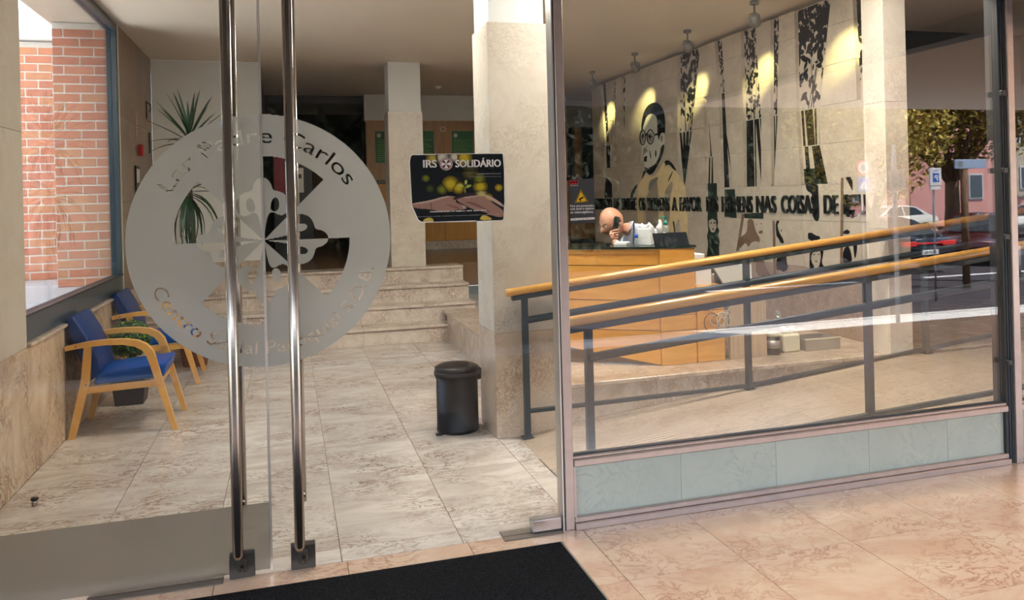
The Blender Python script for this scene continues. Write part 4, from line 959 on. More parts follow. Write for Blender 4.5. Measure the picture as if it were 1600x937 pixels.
# cars
mat('car_red', (0.07, 0.012, 0.014), 0.22, 0.2, coat=0.8); mat('car_blue', (0.006, 0.010, 0.020), 0.2, 0.2, coat=0.8); mat('car_white', (0.62, 0.60, 0.54), 0.25, coat=0.6)
mat('car_glass', (0.03, 0.035, 0.04), 0.05); mat('tyre', (0.015, 0.015, 0.016), 0.85); mat('alloy', (0.35, 0.35, 0.36), 0.3, 0.9); mat('tail_lamp', (0.6, 0.02, 0.02), 0.3, emit=(1, 0.06, 0.05), estr=0.7)
def car(label, loc, rz, paint, plate, lit=False):
    """saloon: front along local +x"""
    c = thing('car', loc, label, 'car', 'parked cars', rz)
    low = [(-2.15, 0.32), (2.1, 0.28), (2.22, 0.45), (2.20, 0.62), (2.0, 0.74), (1.1, 0.90), (-1.35, 0.96), (-2.0, 0.95), (-2.22, 0.85), (-2.24, 0.55)]
    bm = prism(low, 'y', -0.88, 0.88); bmesh.ops.bevel(bm, geom=list(bm.edges), offset=0.06, segments=3, affect='EDGES')
    for f in bm.faces: f.smooth = True
    ob('body', bm, paint, c, world=False)
    prof = [(1.15, 0.88), (0.35, 1.36), (0.0, 1.42), (-0.7, 1.42), (-1.15, 1.34), (-1.85, 0.94)]
    bm = bmesh.new(); n = len(prof)
    Lf = [bm.verts.new((x, 0.82 - (z - 0.88) * 0.42, z)) for x, z in prof]; Rt = [bm.verts.new((x, -0.82 + (z - 0.88) * 0.42, z)) for x, z in prof]
    for i in range(n - 1): bm.faces.new((Lf[i], Rt[i], Rt[i + 1], Lf[i + 1]))
    bm.faces.new(Lf[::-1]); bm.faces.new(Rt); bm.faces.new((Lf[0], Lf[-1], Rt[-1], Rt[0]))
    bmesh.ops.recalc_face_normals(bm, faces=list(bm.faces))
    ob('cabin', bm, paint, c, world=False)
    def gl(poly, nm):
        bm = bmesh.new(); v = [bm.verts.new(p) for p in poly]; f = bm.faces.new(v); f.normal_update(); nn = f.normal.copy()
        r = bmesh.ops.extrude_face_region(bm, geom=[f])
        for q in r['geom']:
            if isinstance(q, bmesh.types.BMVert): q.co += nn * 0.008
        ob(nm, bm, 'car_glass', c, world=False)
    for s in (1, -1):
        Y = lambda z: s * (0.82 - (z - 0.88) * 0.42 + 0.002)
        A = [(0.95, 0.96), (0.30, 1.33), (-0.28, 1.37), (-0.28, 0.97)]; Bq = [(-0.36, 0.97), (-0.36, 1.37), (-0.70, 1.36), (-1.08, 1.29), (-1.45, 1.0)]
        for P in (A, Bq):
            P = [(x, Y(z), z) for x, z in P]; gl(P if s < 0 else P[::-1], 'side_window')
    gl([(1.12, -0.70, 0.905), (1.12, 0.70, 0.905), (0.40, 0.56, 1.335), (0.40, -0.56, 1.335)], 'windscreen')
    gl([(-1.80, 0.70, 0.975), (-1.80, -0.70, 0.975), (-1.18, -0.56, 1.325), (-1.18, 0.56, 1.325)], 'rear_window')
    for x in (1.35, -1.38):
        for s in (1, -1):
            w_ = ob('wheel', tube([(x, s * 0.72, 0.32), (x, s * 0.90, 0.32)], 0.32, 24), 'tyre', c, world=False); ob('rim', tube([(x, s * 0.895, 0.32), (x, s * 0.91, 0.32)], 0.21, 16), 'alloy', w_, world=False)
    for s in (1, -1):
        bm = B(-2.26, -2.12, min(s * 0.42, s * 0.86), max(s * 0.42, s * 0.86), 0.72, 0.84, bev=0.015); ob('tail_lamp', bm, 'tail_lamp', c, world=False)
        ob('head_lamp', B(2.10, 2.24, min(s * 0.5, s * 0.84), max(s * 0.5, s * 0.84), 0.55, 0.68, bev=0.02), 'alloy', c, world=False)
        ob('mirror', B(0.72, 0.86, min(s * 0.84, s * 1.0), max(s * 0.84, s * 1.0), 0.93, 1.06, bev=0.02), paint, c, world=False)
    if lit: ob('light_bar', B(-2.262, -2.2, -0.45, 0.45, 0.77, 0.81), 'tail_lamp', c, world=False)
    pt = ob('number_plate', B(-2.262, -2.225, -0.26, 0.26, 0.50, 0.62), 'sign_white', c, world=False)
    o = text_outline(plate, width=0.42, height=0.07)
    ob('plate_number', fill(o, 0.006, lambda u, v: (-2.264, 0.21 - u, 0.525 + v)), 'black_print', pt, world=False)
    return c
b = V(1530, 384, 23.5); car('dark red saloon parked under the broad street tree', (b[0], b[1], ZS - 0.02), math.radians(180 - 38), 'car_red', '19-LD-05')
b = V(1448, 415, 20.0) + np.array([0, -2.2, 0]); car('dark blue car with lit red tail lamps driving on the road', (b[0], b[1], ZS - 0.02), math.radians(-92), 'car_blue', '14-UP-80', True)
b = V(1385, 352, 36); car('cream white car parked by the pink building', (b[0], b[1], ZS - 0.02), math.radians(178), 'car_white', '36-QT-12')
b = V(1625, 362, 34); car('pale car parked by the low garden wall', (b[0], b[1], ZS - 0.02), math.radians(182), 'car_white', '72-NB-41')
# signs and posts
def face_text(parent, s, m, cx, cz, y, h, width=None, grow=0.0):
    o = text_outline(s, width=width, height=h, align='center')
    ob('lettering', fill(o, h / 12, lambda u, v: (cx - u, y, cz + v), grow=grow), m, parent)
def post(parent, x, y, z1, r=0.035): return ob('pole', tube([(x, y, ZS), (x, y, z1)], r, 10), 'pole_grey', parent)
b = V(1461, 277, 15); s = thing('parking_sign', (b[0], b[1], ZS), 'blue and white parking sign on a thin pole in the reflected street', 'road sign')
post(s, b[0], b[1] - 0.05, b[2] + 0.2, 0.02); pnl = ob('panel', B(b[0] - 0.14, b[0] + 0.14, b[1] - 0.02, b[1] + 0.02, b[2] - 0.16, b[2] + 0.18, bev=0.01), 'sign_white', s)
ob('blue_field', B(b[0] - 0.075, b[0] + 0.075, b[1] + 0.02, b[1] + 0.023, b[2] - 0.09, b[2] + 0.08), 'sign_blue', pnl); face_text(pnl, 'P', 'sign_white', b[0], b[2] - 0.065, b[1] + 0.0245, 0.115, grow=0.006); face_text(pnl, 'ZONA', 'sign_blue', b[0], b[2] + 0.115, b[1] + 0.0215, 0.035)
ob('lower_plate', B(b[0] - 0.12, b[0] + 0.12, b[1] - 0.02, b[1] + 0.01, b[2] - 0.235, b[2] - 0.17), 'sign_white', s)
b = V(1516, 256, 17); s = thing('street_name_sign', (b[0], b[1], ZS), 'long pale blue street name panel on a dark pole', 'road sign')
ob('pole', tube([(b[0] - 0.12, b[1] - 0.06, ZS), (b[0] - 0.12, b[1] - 0.06, b[2])], 0.075, 10), 'tree_bark', s); ob('panel', B(b[0] - 0.43, b[0] + 0.43, b[1] - 0.02, b[1] + 0.02, b[2] - 0.10, b[2] + 0.10, bev=0.008), mat('sign_pale', (0.34, 0.43, 0.60), 0.4), s)
ob('crest_field', B(b[0] + 0.0 - 0.36, b[0] - 0.22, b[1] + 0.02, b[1] + 0.022, b[2] - 0.06, b[2] + 0.06), 'pole_grey', s)
b = V(1349, 262, 15); s = thing('speed_limit_sign', (b[0], b[1], ZS), 'round thirty speed limit sign above a blue crossing sign', 'road sign')
post(s, b[0], b[1] - 0.05, b[2] + 0.1, 0.02)
def disc(r, y0, y1): return tube([(b[0], y0, b[2]), (b[0], y1, b[2])], r, 28)
ob('disc', disc(0.15, b[1] - 0.02, b[1]), 'sign_red', s); ob('disc_face', disc(0.115, b[1], b[1] + 0.003), 'sign_white', s); face_text(s, '30', 'black_print', b[0], b[2] - 0.055, b[1] + 0.0045, 0.11, grow=0.004)
sq = ob('crossing_plate', B(b[0] - 0.13, b[0] + 0.13, b[1] - 0.02, b[1], b[2] - 0.45, b[2] - 0.19), 'sign_blue', s)
ob('triangle', fill([[(-0.10, 0), (0.10, 0), (0, 0.18)]], 0.01, lambda u, v: (b[0] + u, b[1] + 0.002, b[2] - 0.41 + v)), 'sign_white', sq); face_text(sq, 'i', 'black_print', b[0], b[2] - 0.39, b[1] + 0.0035, 0.09, grow=0.005)
b = V(1401, 281, 11); s = thing('bus_stop_pole', (b[0], b[1], ZS), 'pale bus stop pole with square white panel', 'bus stop')
ob('pole', tube([(b[0], b[1] - 0.04, ZS), (b[0], b[1] - 0.04, b[2] + 0.5)], 0.03, 10), 'sign_white', s); ob('panel', B(b[0] - 0.13, b[0] + 0.13, b[1] - 0.01, b[1] + 0.01, b[2] - 0.15, b[2] + 0.15, bev=0.005), 'sign_white', s)
ob('timetable', B(b[0] - 0.10, b[0] + 0.10, b[1] + 0.01, b[1] + 0.012, b[2] - 0.11, b[2] + 0.08), 'sign_pale', s)
b = V(1580, 300, 18); s = thing('lamp_post', (b[0], b[1], ZS), 'thick grey lamp post by the road, mirrored beside the mullion', 'lamp post')
ob('base', tube([(b[0], b[1], ZS), (b[0], b[1], ZS + 0.8)], 0.16, 12), 'pole_grey', s); ob('shaft', tube([(b[0], b[1], ZS + 0.8), (b[0], b[1], 5.5)], [0.12, 0.08], 12), 'pole_grey', s); ob('head', B(b[0] - 0.12, b[0] + 0.12, b[1] - 0.1, b[1] + 0.9, 5.5, 5.65, bev=0.03), 'pole_grey', s)
# ------------------------------------------------------------------ reception desk
mat('desk_glass', (0.010, 0.022, 0.018), 0.08); mat('kick_steel', (0.62, 0.62, 0.62), 0.22, 0.9); mat('grey_metal', (0.42, 0.40, 0.36), 0.35, 0.6)
mat('paper_white', (0.82, 0.82, 0.80), 0.7); mat('cream_plastic', (0.66, 0.62, 0.46), 0.5); mat('teal_plastic', (0.01, 0.22, 0.17), 0.4); mat('cable_cream', (0.60, 0.52, 0.36), 0.5); mat('cable_brown', (0.28, 0.12, 0.05), 0.5)
glassmat('clear_plastic', (0.90, 0.93, 0.92), 0.04, haze=0.25, hazecol=(0.7, 0.75, 0.75))
FR = [(2.59, 1.716), (2.44, 1.795), (2.295, 1.887), (2.13, 1.998), (1.977, 2.118), (1.83, 2.255), (1.70, 2.405), (1.60, 2.57), (1.53, 2.75)]
FR = [(np.array(FR[i]) * (1 - t) + np.array(FR[i + 1]) * t) for i in range(len(FR) - 1) for t in (0, .5)] + [np.array(FR[-1])]
def offs(P, d):
    out = []
    for i, p in enumerate(P):
        t = P[min(i + 1, len(P) - 1)] - P[max(i - 1, 0)]; t = t / np.linalg.norm(t); n = np.array([t[1], -t[0]])   # pointing into the desk
        out.append(p + n * d)
    return out
def curved(z0, z1, d0, d1, bm=None):
    """strip following the front; z0 may be a function of the position 0..1"""
    bm = bm or bmesh.new(); A, Bq = offs(FR, d0), offs(FR, d1); n = len(FR); zf = z0 if callable(z0) else (lambda s: z0); R = []
    for i in range(n):
        a, b = A[i], Bq[i]; z = zf(i / (n - 1)); R.append([bm.verts.new(q) for q in ((a[0], a[1], z), (b[0], b[1], z), (b[0], b[1], z1), (a[0], a[1], z1))])
    for i in range(n - 1):
        for j in range(4): bm.faces.new((R[i][j], R[i][(j + 1) % 4], R[i + 1][(j + 1) % 4], R[i + 1][j]))
    bm.faces.new(R[0]); bm.faces.new(R[-1][::-1]); bmesh.ops.recalc_face_normals(bm, faces=list(bm.faces)); return bm
rd = thing('reception_desk', (2.3, 2.2, ZP), 'curved honey coloured wooden reception desk with a dark glass top', 'reception desk')
kz = lambda s: 0.305 + min(1, s * 1.8) * 0.13
ob('backing', curved(0.31, 1.14, 0.024, 0.04), 'joint', rd)
ob('kick_plate', curved(ZP + 0.001, 0.44, 0.045, 0.06), 'kick_steel', rd)
zz = [None, 0.556, 0.775, 1.03, 1.148]
for k in range(4):
    ob('front_panel', curved(kz if k == 0 else zz[k] + 0.003, zz[k + 1] - 0.003, 0.0, 0.022), 'desk_wood', rd)
ob('edge_trim', curved(1.118, 1.152, -0.008, 0.0), 'desk_wood', rd)
for a, b in ((ZP + 0.001, 0.545), (0.55, 0.655), (0.66, 1.148)):
    ob('side_panel', B(2.595, 2.876, 1.700, 1.722, a, b, bev=0.002), 'desk_wood', rd)
    ob('end_panel', B(2.855, 2.877, 1.7225, 2.25, a, b, bev=0.002), 'desk_wood', rd)
inner = offs(FR, 0.45); poly = [tuple(p) for p in offs(FR, -0.022)] + [tuple(p) for p in inner[::-1]]
poly = [(2.885, 1.690)] + poly + [(2.885, 2.2)]
ob('glass_top', prism(poly, 'z', 1.1525, 1.169), 'desk_glass', rd)
du = thing('drawer_unit', (3.0, 1.99, ZP), 'low honey coloured wooden drawer unit against the end of the reception desk', 'drawers')
ob('carcass', B(2.884, 3.104, 1.715, 2.28, ZP + 0.001, 0.84), 'joint', du)
for a, b in ((ZP + 0.004, 0.50), (0.505, 0.68), (0.685, 0.836)):
    ob('drawer_front', B(2.882, 3.106, 1.694, 1.714, a, b, bev=0.002), 'desk_wood', du)
ob('top_board', B(2.880, 3.120, 1.690, 2.30, 0.841, 0.862, bev=0.003), 'desk_wood', du)
tb = thing('side_table', (3.35, 2.05, ZP), 'pale wood office table with a panel leg behind the ramp railing', 'table')
ob('panel_leg', B(3.152, 3.465, 1.695, 1.72, ZP + 0.001, 0.788), 'pale_wood', tb); ob('table_top', B(3.125, 3.50, 1.69, 2.45, 0.789, 0.815, bev=0.003), 'pale_wood', tb)
for x, y in ((3.48, 1.80), (3.48, 2.38), (3.16, 2.38)): ob('leg', B(x - 0.015, x + 0.015, y - 0.015, y + 0.015, ZP + 0.001, 0.788), 'gasket', tb)
# things on the low furniture
fo = thing('file_box', (2.97, 1.86, 0.862), 'white upright file boxes on the low drawer unit', 'file box')
ob('box', B(2.905, 3.04, 1.75, 1.98, 0.8625, 1.055, bev=0.003), 'paper_white', fo); ob('spine_label', B(2.985, 3.01, 1.7475, 1.7498, 1.01, 1.03), 'gasket', fo); ob('lid', B(2.91, 3.00, 1.77, 1.96, 1.0555, 1.095, bev=0.004), 'paper_white', fo)
pt = thing('printer', (3.25, 2.0, 0.815), 'grey printer with an open sloping paper tray on the pale table', 'printer')
ob('body', B(3.14, 3.375, 1.90, 2.25, 0.8155, 0.93, bev=0.01), 'grey_metal', pt)
ob('tray', prism([(1.75, 0.832), (1.98, 1.02), (1.97, 1.03), (1.74, 0.842)], 'x', 3.15, 3.36), 'grey_metal', pt)
ob('front_shelf', B(3.15, 3.37, 1.72, 1.90, 0.8155, 0.832), 'grey_metal', pt); ob('cover', prism([(1.98, 1.0), (2.24, 0.94), (2.24, 0.95), (1.98, 1.03)], 'x', 3.145, 3.372), 'grey_metal', pt)
wb_ = thing('desk_lamp_box', (3.44, 1.94, 0.815), 'white desk fan heater shaped like a tall box beside the printer', 'appliance')
wb_.name = 'white_appliance'; wb_['label'] = 'tall white box shaped appliance on the pale table beside the printer'
ob('body', B(3.405, 3.475, 1.88, 2.0, 0.8155, 0.99, bev=0.008), 'paper_white', wb_); ob('head', B(3.40, 3.495, 1.87, 2.01, 0.9905, 1.035, bev=0.015), 'paper_white', wb_)
cbn = thing('cable_bundle', (3.06, 1.67, 0.55), 'tangled cream and brown cables hanging in front of the drawer unit', 'cables')
rnd = random.Random(2); c0 = np.array([3.07, 1.672, 0.60])
for k in range(7):
    r1, r2, ph = rnd.uniform(0.03, 0.075), rnd.uniform(0.02, 0.045), rnd.uniform(0, 3); cc = c0 + np.array([rnd.uniform(-.03, .04), 0, rnd.uniform(-.02, .02)])
    ob('loop', tube([(cc[0] + r1 * math.cos(a) * math.cos(ph) - r2 * math.sin(a) * math.sin(ph), 1.672 - 0.003 * k + 0.004 * math.sin(3 * a), cc[2] + r1 * math.cos(a) * math.sin(ph) + r2 * math.sin(a) * math.cos(ph)) for a in [2 * math.pi * i / 22 for i in range(23)]], 0.0035, 6), 'cable_cream', cbn)
ob('loop', tube([(2.985 + 0.062 * math.cos(a), 1.668, 0.595 + 0.07 * math.sin(a)) for a in [2 * math.pi * i / 24 for i in range(25)]], 0.004, 6), 'cable_brown', cbn)
ob('lead', tube([(2.93, 1.684, 0.83), (2.95, 1.68, 0.74), (3.02, 1.676, 0.63)], 0.004, 6), 'cable_cream', cbn); ob('lead', tube([(3.19, 1.684, 0.79), (3.15, 1.68, 0.70), (3.10, 1.676, 0.62)], 0.004, 6), 'cable_cream', cbn)
# cleaning things on the platform floor
cn = thing('paint_tin', (3.56, 1.75, ZP), 'dark tin with a pale lid on the platform floor by the table', 'tin')
ob('body', lathe([(0.055, 0), (0.055, 0.14)], 20, (3.56, 1.76, ZP)), 'gasket', cn); ob('label_band', lathe([(0.0555, 0.05), (0.0555, 0.11)], 20, (3.56, 1.76, ZP)), 'grey_metal', cn); ob('lid', lathe([(0.058, 0.14), (0.058, 0.16), (0.05, 0.165)], 20, (3.56, 1.76, ZP)), 'cream_plastic', cn)
jg = thing('jerry_can', (3.72, 1.80, ZP), 'cream plastic jerry can on the platform floor next to the dark tin', 'canister')
ob('body', B(3.645, 3.80, 1.74, 1.84, ZP + 0.001, 0.445, bev=0.015), 'cream_plastic', jg); ob('neck', lathe([(0.02, 0), (0.02, 0.03), (0.024, 0.03), (0.024, 0.05)], 14, (3.68, 1.79, 0.445)), 'paper_white', jg); ob('handle', tube([(3.71, 1.79, 0.44), (3.72, 1.79, 0.475), (3.77, 1.79, 0.475), (3.785, 1.79, 0.44)], 0.009, 8), 'cream_plastic', jg)
bt = thing('glass_bottle', (3.74, 1.98, ZP), 'clear round shouldered bottle standing behind the cream jerry can', 'bottle')
ob('body', lathe([(0.08, 0), (0.085, 0.02), (0.085, 0.14), (0.06, 0.19), (0.022, 0.22), (0.02, 0.26)], 24, (3.76, 1.97, ZP + 0.001)), 'clear_plastic', bt); ob('stopper', lathe([(0.018, 0.26), (0.022, 0.28), (0.01, 0.295)], 16, (3.76, 1.97, ZP + 0.001)), 'clear_plastic', bt)
tr = thing('storage_tray', (3.98, 1.82, ZP), 'shallow grey translucent storage tray on the platform floor', 'tray')
bm = B(3.84, 4.16, 1.74, 1.95, ZP + 0.001, ZP + 0.008); B(3.84, 4.16, 1.74, 1.746, ZP + 0.008, ZP + 0.09, bm); B(3.84, 4.16, 1.944, 1.95, ZP + 0.008, ZP + 0.09, bm); B(3.84, 3.846, 1.746, 1.944, ZP + 0.008, ZP + 0.09, bm); B(4.154, 4.16, 1.746, 1.944, ZP + 0.008, ZP + 0.09, bm)
ob('tub', bm, 'grey_metal', tr); ob('rim', B(3.835, 4.165, 1.735, 1.743, ZP + 0.085, ZP + 0.095), 'cream_plastic', tr)

# things on the desk top
ZT = 1.1695
def boxrot(c, sx, sy, z0, z1, a, m, name, parent, bev=0.003):
    o = ob(name, B(-sx / 2, sx / 2, -sy / 2, sy / 2, z0, z1, bev=bev), m, parent, (c[0], c[1], 0), (0, 0, a)); return o
tx = thing('tissue_box', (2.60, 1.93, ZT), 'white tissue box with crumpled tissues standing on the desk top', 'tissue box')
boxrot((2.60, 1.935), 0.105, 0.105, ZT, ZT + 0.125, math.radians(-42), 'paper_white', 'carton', tx)
rnd = random.Random(9)
for k in range(5):
    bm = ball((0, 0, 0), 0.019, 10, 7, (1.2, 0.7, 1.0))
    for v_ in bm.verts: v_.co *= rnd.uniform(0.6, 1.35)
    ob('tissue', bm, 'paper_white', tx, (2.575 + 0.016 * k, 1.95 - 0.008 * k, ZT + 0.128 + rnd.uniform(0, 0.02)))
pl2 = thing('glove_box', (2.73, 1.93, ZT), 'small white carton with a pulled glove beside the tissue box', 'carton')
boxrot((2.735, 1.965), 0.085, 0.07, ZT, ZT + 0.085, math.radians(-30), 'paper_white', 'carton', pl2, 0.003)
ob('glove', tube([(2.735, 1.965, ZT + 0.085), (2.725, 1.965, ZT + 0.125), (2.74, 1.97, ZT + 0.155), (2.735, 1.97, ZT + 0.185)], [0.022, 0.026, 0.014, 0.009], 8), 'paper_white', pl2)
sn = thing('sanitizer_bottle', (2.83, 2.06, ZT), 'clear hand sanitizer bottle with a green pump on the desk', 'bottle')
ob('body', lathe([(0.030, 0), (0.033, 0.01), (0.033, 0.11), (0.02, 0.135), (0.014, 0.14)], 20, (2.83, 2.06, ZT)), 'clear_plastic', sn)
pm = ob('pump', lathe([(0.016, 0.14), (0.018, 0.165), (0.007, 0.17), (0.007, 0.195), (0.014, 0.197), (0.014, 0.205)], 16, (2.83, 2.06, ZT)), 'teal_plastic', sn); ob('nozzle', tube([(2.83, 2.06, ZT + 0.202), (2.795, 2.05, ZT + 0.200), (2.785, 2.047, ZT + 0.192)], 0.006, 8), 'teal_plastic', pm)
sb = thing('small_bottle', (2.52, 1.93, ZT), 'tiny bottle with a blue cap on the desk left of the tissue box', 'bottle')
ob('body', lathe([(0.016, 0), (0.016, 0.05), (0.01, 0.055)], 14, (2.515, 1.925, ZT)), 'clear_plastic', sb); ob('cap', lathe([(0.013, 0.055), (0.013, 0.085)], 14, (2.515, 1.925, ZT)), 'sign_blue' if 'sign_blue' in MATS else mat('cap_blue', (0.01, 0.09, 0.2), 0.4), sb)
pp = thing('paper_stack', (2.47, 2.03, ZT), 'low stack of white papers on the desk beside the man', 'papers')
boxrot((2.46, 2.06), 0.10, 0.12, ZT, ZT + 0.015, math.radians(-40), 'paper_white', 'sheets', pp, 0.001); boxrot((2.465, 2.06), 0.09, 0.11, ZT + 0.0152, ZT + 0.022, math.radians(-30), 'paper_white', 'sheets', pp, 0.001)
mn = thing('desk_display', (2.72, 1.77, ZT), 'low black tilted display standing on the corner of the desk top', 'display')
ob('screen', prism([(1.735, ZT), (1.760, ZT), (1.800, ZT + 0.092), (1.778, ZT + 0.094)], 'x', 2.585, 2.855), mat('screen_black', (0.006, 0.007, 0.012), 0.6, spec=0.1), mn); ob('stand', prism([(1.765, ZT), (1.83, ZT), (1.795, ZT + 0.06)], 'x', 2.66, 2.78), 'black_plastic', mn)
pn = thing('pen', (2.86, 2.0, ZT), 'black pen standing upright in a holder behind the black display', 'pen')
ob('holder', lathe([(0.022, 0), (0.018, 0.02), (0.006, 0.03)], 14, (2.845, 1.93, ZT)), 'black_plastic', pn); ob('barrel', tube([(2.845, 1.93, ZT + 0.03), (2.838, 1.93, ZT + 0.10), (2.832, 1.93, ZT + 0.165), (2.832, 1.93, ZT + 0.175)], [0.004, 0.005, 0.008, 0.004], 8), 'black_plastic', pn)

# ------------------------------------------------------------------ man behind the desk
mat('skin', (0.56, 0.27, 0.17), 0.45, noise=0.08, nscale=9); mat('shirt', (0.60, 0.62, 0.72), 0.8, noise=0.05, nscale=12); mat('trousers', (0.02, 0.022, 0.03), 0.8); mat('navy', (0.012, 0.018, 0.04), 0.6); mat('dark_hair', (0.05, 0.025, 0.018), 0.6); mat('eye_white', (0.7, 0.68, 0.65), 0.3)
sto = thing('office_stool', (2.98, 2.74, ZP), 'black swivel stool behind the reception desk under the seated man', 'stool')
ob('seat', lathe([(0.17, 0), (0.19, 0.02), (0.19, 0.05), (0.15, 0.065)], 24, (2.99, 2.74, 0.60)), 'black_plastic', sto); ob('column', tube([(2.99, 2.74, ZP + 0.05), (2.99, 2.74, 0.60)], 0.025, 10), 'gasket', sto)
for k in range(5):
    a = 2 * math.pi * k / 5; ob('foot', sweep_rect([(2.99, 2.74, ZP + 0.06), (2.99 + 0.22 * math.cos(a), 2.74 + 0.22 * math.sin(a), ZP + 0.02)], 0.035, 0.035, up=(0, 0, 1)), 'gasket', sto)
mn_ = thing('person', (2.98, 2.74, ZP), 'bald person in a white uniform shirt bent over the desk with a phone', 'person')
N_ = [(2.99, 2.74, 0.77, 0.15), (2.97, 2.73, 0.93, (0.14, 0.17)), (2.93, 2.70, 1.11, (0.13, 0.18)), (2.865, 2.66, 1.215, (0.095, 0.16)), (2.775, 2.63, 1.255, 0.060), (2.71, 2.615, 1.28, 0.056),
      (2.90, 2.47, 1.205, 0.085), (2.75, 2.40, 1.075, 0.055), (2.64, 2.37, 1.055, 0.048), (2.575, 2.41, 1.14, 0.038), (2.548, 2.44, 1.19, 0.027),
      (2.93, 2.86, 1.19, 0.08), (2.80, 2.93, 1.02, 0.055), (2.68, 2.93, 0.96, 0.048), (2.56, 2.86, 0.99, 0.036), (2.48, 2.82, 1.0, 0.027),
      (2.80, 2.64, 0.74, 0.085), (2.57, 2.62, 0.76, 0.07), (2.58, 2.62, 0.55, 0.052), (2.62, 2.62, 0.37, 0.04), (2.53, 2.61, 0.335, 0.035),
      (2.82, 2.84, 0.74, 0.085), (2.58, 2.88, 0.76, 0.07), (2.59, 2.88, 0.55, 0.052), (2.63, 2.88, 0.37, 0.04), (2.54, 2.89, 0.335, 0.035)]
E_ = [(0, 1), (1, 2), (2, 3), (3, 4), (4, 5), (3, 6), (6, 7), (7, 8), (8, 9), (9, 10), (3, 11), (11, 12), (12, 13), (13, 14), (14, 15), (0, 16), (16, 17), (17, 18), (18, 19), (19, 20), (0, 21), (21, 22), (22, 23), (23, 24), (24, 25)]
body = skinbody('body', N_, E_, 'shirt', mn_, 2)
body.data.materials.append(MATS['skin']); body.data.materials.append(MATS['trousers'])
off = Vector((2.98, 2.74, ZP))
for p in body.data.polygons:
    c = Vector(p.center) ; w3 = body.matrix_basis @ c + off
    w3 = c
    if w3.z < 0.84: p.material_index = 2
    elif (w3 - Vector((2.72, 2.615, 1.27))).length < 0.075 and w3.x < 2.775: p.material_index = 1
    elif (w3 - Vector((2.548, 2.44, 1.19))).length < 0.045 or (w3 - Vector((2.48, 2.82, 1.0))).length < 0.05: p.material_index = 1
# head
HF = Vector((-0.86, -0.16, -0.48)).normalized(); HS = HF.cross(Vector((0, 0, 1))).normalized(); HU = HS.cross(HF).normalized()   # forward, right side, up
HC = Vector((2.612, 2.60, 1.328))
bm = bmesh.new(); bmesh.ops.create_uvsphere(bm, u_segments=40, v_segments=28, radius=1.0)
G = lambda x, m, s: math.exp(-((x - m) / s) ** 2)
for v_ in bm.verts:
    s, f, u = v_.co.x, v_.co.y, v_.co.z
    F, Sx, Uu = f * 0.108, s * 0.082, u * 0.126
    if u < 0: Sx *= 1 - 0.28 * u * u; F *= 1 - 0.10 * (-u) if f > 0 else 1 - 0.30 * (-u)
    if f > 0:
        fr = f
        F += 0.042 * G(s, 0, 0.17) * G(u, -0.16, 0.17) * fr          # nose
        F += 0.010 * G(s, 0, 0.20) * G(u, 0.02, 0.16) * fr
        F -= 0.012 * (G(s, 0.40, 0.18) + G(s, -0.40, 0.18)) * G(u, 0.06, 0.11) * fr   # eye sockets
        F += 0.007 * (G(s, 0.38, 0.3) + G(s, -0.38, 0.3)) * G(u, 0.22, 0.09) * fr     # brows
        F += 0.012 * G(s, 0, 0.28) * G(u, -0.72, 0.16) * fr           # chin
        F += 0.010 * G(s, 0, 0.30) * G(u, -0.47, 0.09) * fr           # lips
        F -= 0.008 * G(s, 0, 0.35) * G(u, -0.58, 0.05)
    v_.co = HC + HF * F + HS * Sx + HU * Uu
for f in bm.faces: f.smooth = True
hd_ = ob('head', bm, 'skin', mn_)
def hp(F, Sx, U): return HC + HF * F + HS * Sx + HU * U
for s in (1, -1):
    ob('ear', tube([hp(-0.012, s * 0.075, -0.035), hp(-0.002, s * 0.083, -0.03), hp(-0.004, s * 0.088, 0.0), hp(-0.016, s * 0.091, 0.022), hp(-0.03, s * 0.089, 0.012), hp(-0.03, s * 0.084, -0.012)], [0.006, 0.009, 0.010, 0.010, 0.009, 0.005], 8), 'skin', hd_)
    ob('eye', ball(hp(0.090, s * 0.033, 0.006), 0.0085, 12, 8), 'eye_white', hd_); ob('iris', ball(hp(0.096, s * 0.033, 0.004), 0.0048, 10, 6), 'black_plastic', hd_)
    ob('eyebrow', tube([hp(0.098, s * 0.015, 0.028), hp(0.096, s * 0.034, 0.034), hp(0.083, s * 0.051, 0.030)], [0.003, 0.004, 0.002], 6), 'dark_hair', hd_)
ob('mouth', tube([hp(0.088, -0.025, -0.062), hp(0.106, 0, -0.058), hp(0.088, 0.025, -0.062)], [0.002, 0.0035, 0.002], 6), mat('lip', (0.30, 0.09, 0.07), 0.5), hd_)
ob('moustache', tube([hp(0.088, -0.026, -0.050), hp(0.108, -0.008, -0.044), hp(0.108, 0.008, -0.044), hp(0.088, 0.026, -0.050)], [0.003, 0.006, 0.006, 0.003], 6), 'dark_hair', hd_)
# phone at the near ear, held by the near hand
EAR = hp(-0.012, -0.088, -0.005) if hp(0, -1, 0).y < hp(0, 1, 0).y else hp(-0.012, 0.088, -0.005)
ph = thing('telephone_handset', (2.59, 2.49, 1.27), 'black telephone handset held at the ear of the bald person', 'telephone')
pa, pb_ = EAR + Vector((-0.004, -0.018, 0.055)), EAR + Vector((-0.040, -0.022, -0.115))
pa, pb_ = Vector((2.612, 2.488, 1.372)), Vector((2.575, 2.478, 1.208))
ob('handset', sweep_rect([pa, pa * .9 + pb_ * .1, pa * .5 + pb_ * .5, pa * .1 + pb_ * .9, pb_], [0.036, 0.044, 0.036, 0.044, 0.038], [0.024, 0.030, 0.022, 0.030, 0.024], up=(1, 0, 0.2)), 'black_plastic', ph)
ob('earpiece', ball(pa * .92 + pb_ * .08 + Vector((0.002, 0.016, 0)), 0.018, 12, 8), 'black_plastic', ph)
